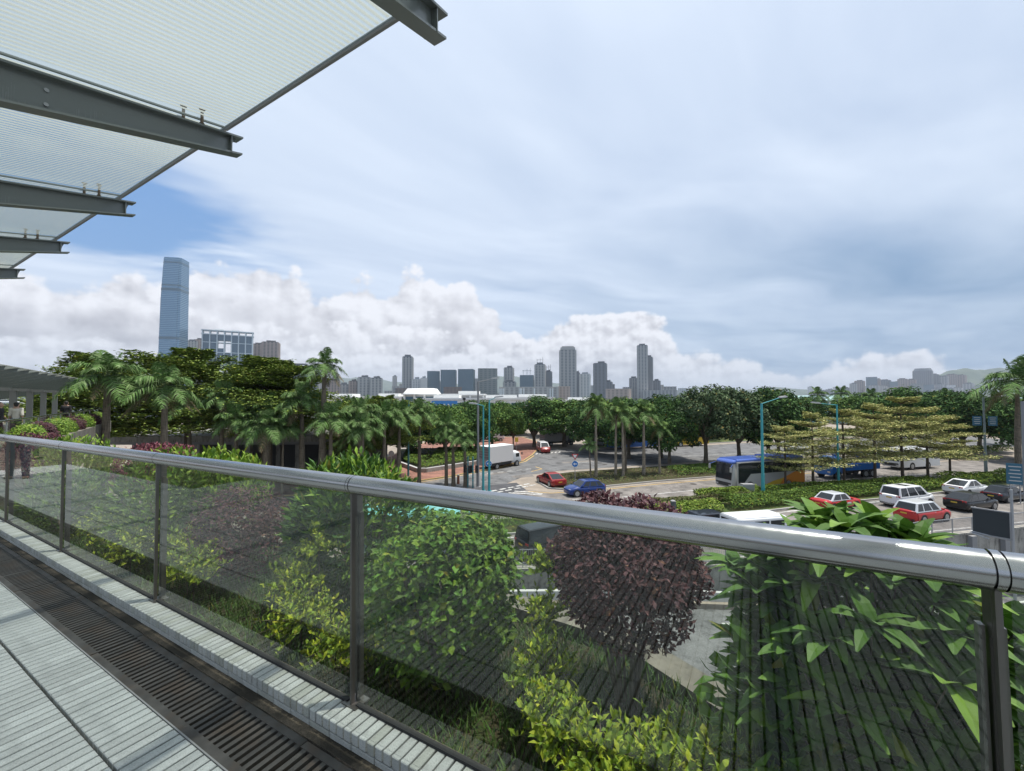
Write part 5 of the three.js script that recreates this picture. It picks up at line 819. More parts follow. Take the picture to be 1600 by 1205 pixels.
function boxTruck(label, X, Z, az, L = 6.6, cab = WHITE, cargo = std(0.62, 0.60, 0.585, 0.5)) {
  const t = place(thing('box_truck', label, 'truck'), X, Z, az), h = L / 2;
  part(t, 'cargo_box', merge([boxHull(L - 1.9, 2.3, 0.95, 3.25, 0.04).translate(-0.95, 0, 0)]), cargo);
  part(t, 'cargo_roof', box(L - 1.96, 0.02, 2.24, -0.95, 3.262, 0), MAT.white);
  for (let k = 0; k < 6; k++) part(t, 'rear_door_bar', box(0.03, 0.05, 2.1, -h - 0.012, 1.2 + k * 0.36, 0), MAT.galv);
  part(t, 'rear_door', box(0.02, 2.2, 2.2, -h - 0.004, 2.1, 0), std(0.16, 0.15, 0.15, 0.6)); part(t, 'tail_lift', box(0.12, 0.9, 2.2, -h - 0.1, 1.0, 0), MAT.midGrey);  // dark door colour puts the shade of the rear face into the paint
  part(t, 'chassis', merge([box(L - 0.4, 0.25, 0.9, -0.1, 0.72, 0), box(L - 2.4, 0.35, 2.1, -1.0, 0.72, 0)]), MAT.black);
  part(t, 'cab', loftX([[h - 1.85, 0.5, 2.25, 1.0], [h - 0.9, 0.5, 2.28, 1.02], [h - 0.35, 0.48, 2.1, 1.0], [h - 0.05, 0.48, 1.3, 0.98], [h, 0.5, 1.1, 0.94]]), cab);
  part(t, 'windscreen', quadGeo([h - 0.03, 1.3, -0.86], [h - 0.03, 1.3, 0.86], [h - 0.33, 2.02, 0.8], [h - 0.33, 2.02, -0.8]), MAT.carGlass);
  for (const s of [-1, 1]) { part(t, 'side_window', box(0.75, 0.55, 0.03, h - 0.85, 1.62, s * 1.005), MAT.carGlass); part(t, 'mirror', box(0.1, 0.4, 0.16, h - 0.1, 1.8, s * 1.2), MAT.black); part(t, 'headlight', box(0.05, 0.16, 0.3, h - 0.01, 0.8, s * 0.72), lampClear); part(t, 'tail_light', box(0.04, 0.14, 0.3, -h - 0.03, 0.7, s * 0.85), lampRed); part(t, 'side_lamp', box(0.08, 0.06, 0.02, -1, 0.98, s * 1.16), std(0.5, 0.2, 0.02, 0.4)); }
  wheels(t, [h - 1.0, -h + 1.5], 0.4, 1.05, 0.28); return t;
}
boxTruck('white box truck standing at the brick pavement', -1.2, 45.8, 44);
boxTruck('pale truck parked in deep shade behind the trees', 7.4, 67, 68, 7.4, GREYP, MAT.lightGrey);
boxTruck('white truck half hidden by leaves left of the junction', -4.0, 72, 70, 7, WHITE, MAT.white);
car('minibus', 'small red and white vehicle facing the junction under the trees', { ...MPV, L: 4.6, W: 1.8, paint: WINE, roofMat: WHITE, pillar: WHITE }, 4.4, 58.5, 172);
function coach(name, label, o, X, Z, az) {
  const t = place(thing(name, label, 'bus'), X, Z, az), { L, W = 2.5, H } = o, h = L / 2, hw = W / 2;
  part(t, 'body', merge([boxHull(L - 0.7, W, 0.38, H - 0.25, 0.1).translate(-0.25, 0, 0), loftX([[h - 0.65, 0.38, H - 0.2, hw], [h - 0.3, 0.38, H - 0.3, hw * 0.98], [h - 0.06, 0.4, 1.7, hw * 0.94], [h, 0.45, 1.2, hw * 0.9]])]), o.paint);
  part(t, 'roof', merge([boxHull(L - 0.9, W - 0.04, H - 0.36, H, 0.22).translate(-0.2, 0, 0), loftX([[h - 0.66, H - 0.5, H - 0.02, hw * 0.97], [h - 0.3, H - 0.5, H - 0.12, hw * 0.94], [h - 0.16, H - 0.45, H - 0.3, hw * 0.86]])]), o.roof);
  part(t, 'air_unit', boxHull(2.6, 1.6, H - 0.02, H + 0.16, 0.1).translate(-1.4, 0, 0), o.roof);
  part(t, 'windscreen', quadGeo([h + 0.012, 1.25, -hw * 0.86], [h + 0.012, 1.25, hw * 0.86], [h - 0.14, H - 0.5, hw * 0.86], [h - 0.14, H - 0.5, -hw * 0.86]), MAT.carGlass);
  part(t, 'front_panel', quadGeo([h + 0.014, 0.55, -hw * 0.82], [h + 0.014, 0.55, hw * 0.82], [h + 0.016, 0.95, hw * 0.82], [h + 0.016, 0.95, -hw * 0.82]), o.front ?? MAT.black);
  for (const s of [-1, 1]) {
    const n = Math.round((L - 1.4) / 1.5); for (let k = 0; k < n; k++) part(t, 'side_window', box((L - 1.6) / n - 0.03, o.deep ?? 1.05, 0.014, h - 1.1 - (k + 0.5) * ((L - 1.6) / n), H - 0.42 - (o.deep ?? 1.05) / 2, s * (hw + 0.002)), MAT.carGlass);
    part(t, 'mirror_arm', rod(V3(h - 0.1, H - 0.5, s * hw * 0.95), V3(h + 0.45, H - 0.75, s * (hw + 0.22)), 0.03, 0.03, 6), o.roof); part(t, 'mirror', box(0.12, 0.5, 0.2, h + 0.45, H - 1.0, s * (hw + 0.22)), o.paint); part(t, 'headlight', box(0.05, 0.22, 0.4, h - 0.01, 0.75, s * hw * 0.72), lampClear); part(t, 'tail_light', box(0.04, 0.5, 0.14, -h - 0.01, 1.1, s * hw * 0.85), lampRed);
    if (o.swoosh) for (const [mat, pts] of o.swoosh) { const sh = new THREE.Shape(pts.map(([x, y]) => new THREE.Vector2(x, y))); part(t, 'side_livery', new THREE.ShapeGeometry(sh).translate(0, 0, 0).applyMatrix4(new THREE.Matrix4().makeTranslation(0, 0, s * (hw + 0.012))), mat); }
  }
  wheels(t, [h - 2.4, -h + 2.6], 0.48, hw, 0.3); return t;
}
const silverLiv = std(0.42, 0.40, 0.37, 0.4), orangeLiv = std(0.62, 0.22, 0.02, 0.4), yellowLiv = std(0.62, 0.42, 0.04, 0.4);
coach('tour_bus', 'tour bus with a blue roof, silver sides and orange tail behind the hedge', { L: 10.6, H: 3.45, paint: paintOf(0.40, 0.39, 0.37), roof: paintOf(0.07, 0.13, 0.42), deep: 1.2, swoosh: [[MAT.carGlass, [[4.5, 3.0], [4.5, 0.9], [3.7, 0.9], [2.6, 2.0], [0.6, 2.35], [0.6, 3.0]]], [orangeLiv, [[-5.2, 0.5], [-5.2, 1.95], [-3.6, 1.75], [-2.0, 1.2], [-1.4, 0.5]]], [yellowLiv, [[-1.42, 0.5], [-2.0, 1.18], [-0.4, 0.9], [0.9, 0.5]]]] }, 21.2, 35.6, -108);
coach('city_bus', 'long bus with a light teal roof under the handrail', { L: 10.6, H: 2.95, paint: paintOf(0.10, 0.16, 0.16), roof: paintOf(0.16, 0.46, 0.46, 0.5), deep: 1.1 }, -6.4, 20.2, 84);
coach('city_bus', 'blue double height bus in the shade behind the island palms', { L: 11, H: 4.2, paint: paintOf(0.02, 0.12, 0.40), roof: paintOf(0.03, 0.15, 0.45), deep: 0.9 }, 18.2, 63.0, 76);
coach('city_bus', 'yellow bus in the shade right of the blue bus', { L: 9.5, H: 3.2, paint: paintOf(0.55, 0.36, 0.02), roof: paintOf(0.5, 0.33, 0.03), deep: 0.9 }, 27.6, 66.0, 76);
coach('coach', 'white coach with a dark front beyond the median hedge', { L: 8.2, H: 2.9, paint: WHITE, roof: WHITE, deep: 0.9 }, 43.2, 45.2, -106);
{
  const t = place(thing('crane_truck', 'bright blue lorry with a loading crane behind the pale tiered trees', 'truck'), 32.4, 40.3, -106), BL = paintOf(0.02, 0.16, 0.52);
  part(t, 'cab', loftX([[2.2, 0.55, 2.7, 1.15], [3.2, 0.55, 2.75, 1.16], [3.8, 0.5, 2.55, 1.14], [4.15, 0.5, 1.5, 1.12], [4.2, 0.55, 1.2, 1.08]]), BL); part(t, 'windscreen', quadGeo([4.18, 1.5, -1], [4.18, 1.5, 1], [3.85, 2.45, 0.94], [3.85, 2.45, -0.94]), MAT.carGlass);
  part(t, 'load_bed', merge([box(5.8, 0.2, 2.3, -1.2, 1.1, 0), box(5.8, 0.6, 0.06, -1.2, 1.5, 1.13), box(5.8, 0.6, 0.06, -1.2, 1.5, -1.13), box(0.06, 0.6, 2.3, -4.1, 1.5, 0), box(0.06, 1.2, 2.3, 1.7, 1.8, 0)]), BL);
  part(t, 'chassis', box(7.8, 0.3, 0.9, 0, 0.8, 0), MAT.black); part(t, 'crane_mast', box(0.45, 1.9, 0.5, 2.0, 2.0, 0), BL); part(t, 'crane_boom', merge([rod(V3(2, 2.9, 0), V3(-0.6, 3.6, 0), 0.16, 0.14, 6), rod(V3(-0.6, 3.6, 0), V3(-2.2, 2.2, 0), 0.12, 0.1, 6)]), BL);
  for (const s of [-1, 1]) { part(t, 'side_window', box(0.85, 0.6, 0.03, 3.05, 2.0, s * 1.155), MAT.carGlass); part(t, 'headlight', box(0.05, 0.2, 0.35, 4.2, 0.9, s * 0.8), lampClear); }
  wheels(t, [3.1, -1.6, -2.8], 0.48, 1.15, 0.3);
}

// ---------------------------------------------------------------- roadside fence
{
  const f = thing('roadside_fence', 'galvanised bar fence along the top of the retaining wall', 'fence'), panel = (() => { const g = [span(0, 2, 1.0, 1.05, -0.02, 0.02), span(0, 2, 0.12, 0.16, -0.015, 0.015)]; for (let k = 1; k < 18; k++) g.push(box(0.018, 0.86, 0.012, k * 0.111, 0.58, 0)); return merge(g); })(), post = box(0.06, 1.06, 0.06, 0, 0.53, 0);
  for (const [X, Z, h] of along(FENCE, 2.04 / K)) { if (X < -12 || X > 46) continue; const p = part(f, 'fence_panel', panel, MAT.galv); p.position.copy(at(X, Z + 0.08, 0.15)); p.rotation.y = h; const q = part(f, 'fence_post', post, MAT.galv); q.position.copy(at(X, Z + 0.08, 0.15)); q.rotation.y = h; }
}
// ---------------------------------------------------------------- lamp posts and signs (heights in plan units times K)
function lampPost(label, X, Z, h, arm, mat, o = {}) {                    // arm: [across, ahead, rise] of the bracket in metres
  const t = thing('street_lamp', label, 'street lamp', at(X, Z, o.y ?? 0)), H = h * K - (o.y ?? 0), r = o.r ?? 0.085;
  part(t, 'pole', merge([rod(V3(0, 0, 0), V3(0, H * 0.28, 0), r * 1.35, r * 1.25, 12), rod(V3(0, H * 0.28, 0), V3(0, H, 0), r, r * 0.8, 12)]), mat);
  part(t, 'base_plate', merge([box(r * 5, 0.04, r * 5, 0, 0.02, 0), box(0.12, 0.5, 0.02, 0, 0.8, r * 1.36)]), mat);
  if (arm) {
    const e = V3(arm[0], H + arm[2], -arm[1]); part(t, 'bracket_arm', rod(V3(0, H - 0.05, 0), e, 0.04, 0.03, 8), mat);
    const a = Math.atan2(arm[1], arm[0]), l = part(t, 'lantern', merge([box(0.95, 0.1, 0.3, 0.35, 0.03, 0), box(0.7, 0.06, 0.24, 0.38, 0.1, 0)]), o.head ?? MAT.lightGrey); l.position.copy(e); l.rotation.y = a; l.rotation.z = 0.1;
    part(l, 'lens', box(0.7, 0.02, 0.24, 0.4, -0.03, 0), MAT.white);
  }
  return t;
}
lampPost('tall grey lamp post left of the two teal poles', -2.92, 35.7, 9.0, [1.6, 0.3, 0.35], std(0.22, 0.22, 0.225, 0.55), { r: 0.13 });
lampPost('left teal pole of the pair in the middle of the picture', -2.36, 34.2, 7.0, [-0.8, 0.2, 0.12], MAT.teal, { r: 0.1 });
lampPost('right teal pole of the pair in the middle of the picture', -1.86, 34.0, 7.42, [0.7, 0.2, 0.3], MAT.teal, { r: 0.1 });
lampPost('slim teal pole at the brick path behind the lime shrub', -10.0, 40.2, 7.3, null, MAT.tealDull, { r: 0.1 });
lampPost('teal lamp post with a long arm over the tour bus', 18.4, 30.6, 7.2, [2.2, 0.6, 0.55], MAT.teal, { r: 0.13 });
lampPost('teal lamp post with its arm to the left among the pale tiered trees', 27.0, 34.5, 7.05, [-1.7, 0.3, 0.12], MAT.teal, { r: 0.1 });
lampPost('grey lamp post at the right edge of the picture', 26.6, 21.6, 7.42, [1.4, 0.4, 0.2], std(0.2, 0.21, 0.22, 0.5), { r: 0.14, y: -3.2 });
{
  const t = lampPost('lamp post carrying two blue sign boards side by side', 46.6, 41, 7.65, [3.2, 0.8, 0.1], std(0.16, 0.2, 0.2, 0.5), { r: 0.13 });
  for (const s of [-1, 1]) { const m = part(t, 'sign_board', box(0.85, 1.25, 0.05, s * 0.72, 7.1, 0.16), std(0.025, 0.11, 0.17, 0.5)); m.rotation.y = -0.5; part(m, 'lettering', merge([0, 1, 2, 3].map((k) => box(0.6 - 0.1 * (k % 2), 0.07, 0.02, s * 0.72, 7.5 - k * 0.25, 0.186))), MAT.lightGrey); }
}
{
  const t = thing('blue_sign', 'blue direction sign beside the grey lamp post at right', 'road sign', at(36.4, 30.2, 0)); part(t, 'post', merge([rod(V3(-0.3, 0, 0), V3(-0.3, 3.6, 0), 0.05), rod(V3(0.3, 0, 0), V3(0.3, 3.6, 0), 0.05)]), MAT.galv);
  part(t, 'sign_board', box(1.1, 2.0, 0.05, 0, 2.8, 0.08), std(0.025, 0.11, 0.17, 0.5)); part(t, 'lettering', merge([0, 1, 2, 3, 4].map((k) => box(0.8 - 0.15 * (k % 2), 0.09, 0.02, 0, 3.5 - k * 0.34, 0.11))), MAT.lightGrey); t.rotation.y = -0.7;
}
{
  const t = thing('sign_board_back', 'big dark sign board seen from behind above the handrail', 'road sign', at(19.6, 17.0, lowY(26, 22))), H = 3.95 * K - lowY(26, 22), b = 2.5 * K - lowY(26, 22);
  part(t, 'post', merge([rod(V3(0.62, 0, 0), V3(0.62, H, 0), 0.07, 0.06, 10)]), MAT.galv);
  part(t, 'sign_board', merge([box(1.35, 1.35, 0.05, -0.12, b, 0)]), std(0.02, 0.028, 0.033, 0.45)); part(t, 'frame', merge([box(1.45, 0.06, 0.1, -0.12, b + 0.7, 0.02), box(1.45, 0.06, 0.1, -0.12, b - 0.7, 0.02), box(0.06, 1.4, 0.1, 0.56, b, 0.03)]), MAT.midGrey);
  part(t, 'bracket', merge([rod(V3(-0.9, b - 0.62, 0), V3(0.6, b - 0.78, 0), 0.04), rod(V3(-0.9, b - 0.68, 0.1), V3(-0.2, b - 0.86, 0.1), 0.035)]), MAT.galv); t.rotation.y = -0.95;
}
{
  const t = thing('camera_post', 'short grey post with a thin crossbar by the fence, behind the long leaves', 'post', at(19.2, 21.2, 0)); part(t, 'post', rod(V3(0, 0, 0), V3(0, 1.9, 0), 0.05), MAT.galv); part(t, 'crossbar', rod(V3(-1.3, 1.75, 0), V3(0.1, 1.85, 0), 0.025), MAT.galv); part(t, 'notice_board', box(1.0, 0.4, 0.04, -0.1, 0.5, 0.1), MAT.black); part(t, 'lamp_hoop', new THREE.TorusGeometry(0.16, 0.03, 6, 14).translate(-1.15, 1.5, 0), MAT.galv);
}
function roundSign(label, X, Z, tri, turn) {
  const t = thing('traffic_sign', label, 'road sign', at(X, Z, 0.1), turn), y = 2.35; part(t, 'post', rod(V3(0, 0, 0), V3(0, tri ? 3.5 : 2.7, 0), 0.04), MAT.galv);
  const d = part(t, 'blue_disc', new THREE.CylinderGeometry(0.36, 0.36, 0.03, 28).rotateX(Math.PI / 2).translate(0, y, 0.06), std(0.02, 0.17, 0.50, 0.45));
  part(d, 'white_rim', new THREE.TorusGeometry(0.355, 0.018, 6, 28).translate(0, y, 0.07), MAT.white);
  const ar = new THREE.Shape([[-0.22, 0.05], [0.02, 0.05], [0.02, 0.16], [0.24, 0], [0.02, -0.16], [0.02, -0.05], [-0.22, -0.05]].map(([x, q]) => new THREE.Vector2(-x, q))); part(d, 'white_arrow', new THREE.ExtrudeGeometry(ar, { depth: 0.01, bevelEnabled: false }).translate(0, y, 0.077), MAT.white);
  if (tri) { const s = new THREE.Shape([[-0.4, 0.34], [0.4, 0.34], [0, -0.34]].map(([x, q]) => new THREE.Vector2(x, q))), s2 = new THREE.Shape([[-0.25, 0.25], [0.25, 0.25], [0, -0.17]].map(([x, q]) => new THREE.Vector2(x, q))); const m = part(t, 'red_triangle', new THREE.ExtrudeGeometry(s, { depth: 0.02, bevelEnabled: false }).translate(0, 3.15, 0.05), std(0.45, 0.03, 0.03, 0.5)); part(m, 'white_face', new THREE.ExtrudeGeometry(s2, { depth: 0.008, bevelEnabled: false }).translate(0, 3.15, 0.071), MAT.white); }
  return t;
}
roundSign('round blue arrow sign with a red and white give way triangle above it', 5.5, 36.4, true, 0);
roundSign('round blue arrow sign at the foot of the two teal poles', -2.05, 36.6, false, 0.1);
{ const t = thing('yellow_notice', 'small yellow notice on a thin post by the truck', 'road sign', at(0.6, 54.5, 0.1)); part(t, 'post', rod(V3(0, 0, 0), V3(0, 3.1, 0), 0.035), MAT.galv); part(t, 'board', box(0.6, 0.8, 0.03, 0, 2.75, 0.05), plateY); }
{ const t = thing('grey_sign', 'round grey back of a road sign on the brick path', 'road sign', at(-12.6, 43.5, 0.1)); part(t, 'post', rod(V3(0, 0, 0), V3(0, 2.5, 0), 0.04), MAT.galv); part(t, 'disc', new THREE.CylinderGeometry(0.4, 0.4, 0.03, 24).rotateX(Math.PI / 2).translate(0, 2.3, 0.05), MAT.lightGrey); }
function signal(label, X, Z, turn) {
  const t = thing('traffic_light', label, 'traffic light', at(X, Z, 0), turn), r = 0.085; part(t, 'post', rod(V3(0, 0, 0), V3(0, 3.5, 0), r), MAT.tealDull);
  for (let k = 0; k < 5; k++) part(t, 'reflective_band', new THREE.CylinderGeometry(r + 0.004, r + 0.004, 0.14, 12, 1, true).translate(0, 0.9 + k * 0.42, 0), MAT.teal);
  for (const s of [-1, 1]) { const b = part(t, 'signal_box', box(0.26, 0.85, 0.24, s * 0.42, 2.1, 0), MAT.black); for (let k = 0; k < 3; k++) part(b, 'signal_hood', new THREE.CylinderGeometry(0.1, 0.1, 0.16, 12, 1, true, 0, Math.PI).rotateX(Math.PI / 2).translate(s * 0.42, 2.38 - k * 0.27, 0.18), MAT.black); part(t, 'bracket', rod(V3(0, 2.1, 0), V3(s * 0.3, 2.1, 0), 0.03), MAT.black); }
  return t;
}
signal('traffic light post with teal bands at the foot of the grey lamp post', -3.3, 35.2, 0.4);
signal('traffic light post with black lamp boxes left of the grey lamp post', -3.75, 35.5, -0.5);
{ const t = thing('bollard', 'square dark bollard at the tip of the median hedge', 'bollard', at(10.3, 26.7, 0.12)); part(t, 'bollard_body', new THREE.CylinderGeometry(0.26, 0.3, 1.25, 4).rotateY(0.7).translate(0, 0.62, 0), std(0.07, 0.085, 0.09, 0.5)); part(t, 'bollard_cap', new THREE.CylinderGeometry(0.1, 0.27, 0.07, 4).rotateY(0.7).translate(0, 1.28, 0), MAT.midGrey); }
{ const t = thing('utility_cabinet', 'grey utility cabinet in the hedge before the tour bus', 'cabinet', at(18.0, 31.9, 0.12)); part(t, 'cabinet_body', box(1.1, 1.2, 0.55, 0, 0.6, 0), MAT.lightGrey); part(t, 'cabinet_roof', box(1.2, 0.06, 0.65, 0, 1.23, 0), MAT.midGrey); part(t, 'cabinet_door', box(0.5, 1.0, 0.02, -0.27, 0.6, 0.283), MAT.galv); part(t, 'cabinet_door', box(0.5, 1.0, 0.02, 0.27, 0.6, 0.283), MAT.galv); }
{ const t = thing('kerb_post', 'short brown kerb post by the row of three palms', 'bollard', at(-4.75, 36.9, 0)); part(t, 'post', merge([new THREE.CylinderGeometry(0.14, 0.16, 1.0, 10).translate(0, 0.5, 0)]), std(0.2, 0.07, 0.04, 0.8)); part(t, 'cap', new THREE.SphereGeometry(0.15, 12, 8).translate(0, 1.0, 0), MAT.midGrey); }

// ---------------------------------------------------------------- the far arm of the walkway with its own canopy, at left
const ARM = new THREE.Object3D(), floor2 = 8.15;
ARM.position.set(-19.7, floor2, -12.5);
ARM.quaternion.setFromRotationMatrix(new THREE.Matrix4().makeBasis(V3(-Math.sin(38 * D2R), 0, -Math.cos(38 * D2R)), V3(0, 1, 0), V3(Math.cos(38 * D2R), 0, -Math.sin(38 * D2R))));
ARM.updateMatrixWorld(true);
{
  const us = []; for (let k = 0; k < 17; k++) us.push(-1 + k * 1.62);
  canopy(ARM, 'far canopy with close grey beams over the covered walkway at left', 1.9, 3.3, us, 1.62, -3.6, false, -0.25);
  onFrame(struct('far_walkway_floor', metreUV(span(-6, 27, -0.9, 0, -5, 2.7)), MAT.concrete), ARM);
  const w = onFrame(thing('planter_parapet', 'concrete parapet with its shade painted dark below the row of round bushes', 'wall'), ARM); part(w, 'parapet_wall', metreUV(span(-6, 19, -1.1, 0.26, 3.3, 3.5)), oldOrShadedConcrete); part(w, 'planter_floor', metreUV(span(-6, 19, -0.5, -0.05, 2.7, 3.3)), MAT.soil);  // darker concrete puts the shaded outer face into the colour
  const gr = onFrame(thing('far_glass_railing', 'low glass railing behind the row of round bushes', 'railing'), ARM); for (let k = 0; k < 12; k++) { const p = part(gr, 'glass_pane', new THREE.PlaneGeometry(2.05, 0.95), MAT.pane); p.position.set(-1 + k * 2.1, 0.55, 2.45); part(gr, 'post', box(0.04, 1.1, 0.04, -2.05 + k * 2.1, 0.55, 2.45), MAT.galv); } part(gr, 'handrail', rod(V3(-3, 1.1, 2.45), V3(24, 1.1, 2.45), 0.04), MAT.steel);
  const names = ['lime green round bush nearest the left edge of the picture', 'purple round bush second from the left on the far planter', 'lime green round bush after the first purple one', 'bright round bush in the middle of the far planter', 'purple round bush in the middle of the far planter', 'bright wide bush towards the far end of the planter', 'purple bush at the far end of the planter', 'last green bush at the far end of the planter beside the palm'];
  [[2.3, LIME.slice(2).concat(BRIGHT)], [4.0, PURPLE], [5.8, GREEN.concat(BRIGHT)], [7.8, BRIGHT.concat(LIME.slice(2))], [10.0, PURPLE], [12.6, BRIGHT], [15.5, PURPLE], [18, GREEN.concat(BRIGHT)]].forEach(([u, col], i) => {
    const t = onFrame(thing('round_bush', names[i], 'shrub'), ARM, V3(u, -0.05, 2.98)); part(t, 'stem', limb([V3(0, 0, 0), V3(0.02, 0.5, 0)], [0.04, 0.02], 6), MAT.bark);
    part(t, 'foliage', leafField(shellSpots([[0, 0.5, 0, 0.66, 0.52, 0.5], [0.3, 0.45, 0, 0.46, 0.42, 0.42], [-0.3, 0.45, 0.05, 0.46, 0.42, 0.42]], 4200, 1000 + i, 0.8, 0), { seed: 1010 + i, len: 0.09, wid: 0.05, colors: col, fine: true, out: 0.1, jitter: 1.0 }), MAT.leaf, 'stuff');
  });
}
// bus shelter deck, read from pale slabs and put in to deepen the tree shade
{
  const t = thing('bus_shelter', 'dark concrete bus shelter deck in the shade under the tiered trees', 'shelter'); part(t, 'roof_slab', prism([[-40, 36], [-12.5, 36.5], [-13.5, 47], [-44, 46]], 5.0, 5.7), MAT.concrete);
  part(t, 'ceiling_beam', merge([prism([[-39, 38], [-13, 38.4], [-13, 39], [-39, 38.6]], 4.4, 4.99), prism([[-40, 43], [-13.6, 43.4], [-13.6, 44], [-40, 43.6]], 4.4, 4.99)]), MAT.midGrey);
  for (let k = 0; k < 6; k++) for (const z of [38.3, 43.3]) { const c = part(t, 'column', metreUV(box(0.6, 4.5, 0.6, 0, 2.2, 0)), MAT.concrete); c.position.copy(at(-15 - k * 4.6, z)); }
  part(t, 'back_wall', prism([[-42, 46], [-14, 46.4], [-14, 46.8], [-42, 46.4]], 0, 4.99), std(0.08, 0.08, 0.08, 0.9));  // near black colour paints in the deep shade of the interior
}

// ---------------------------------------------------------------- the city across the water (metres)
const STYLE = {
  stone: [std(0.09, 0.105, 0.12, 0.4), std(0.36, 0.355, 0.345, 0.85)], brown: [std(0.08, 0.075, 0.075, 0.5), std(0.33, 0.255, 0.22, 0.85)], dark: [std(0.06, 0.075, 0.095, 0.3), std(0.15, 0.165, 0.185, 0.7)], glass: [std(0.055, 0.11, 0.155, 0.22, { metalness: 0.35 }), std(0.09, 0.15, 0.19, 0.45)], greyglass: [std(0.10, 0.13, 0.14, 0.3), std(0.19, 0.21, 0.20, 0.6)],
  white: [std(0.25, 0.28, 0.31, 0.5), std(0.58, 0.58, 0.57, 0.85)], beige: [std(0.22, 0.21, 0.2, 0.5), std(0.46, 0.43, 0.40, 0.9)], pink: [std(0.26, 0.21, 0.18, 0.6), std(0.47, 0.36, 0.30, 0.9)], brownhall: [std(0.15, 0.11, 0.10, 0.8), std(0.20, 0.15, 0.13, 0.9)], plain: [std(0.09, 0.105, 0.12, 0.4), std(0.30, 0.30, 0.30, 0.8)],
};
STYLE.dome = STYLE.dark;
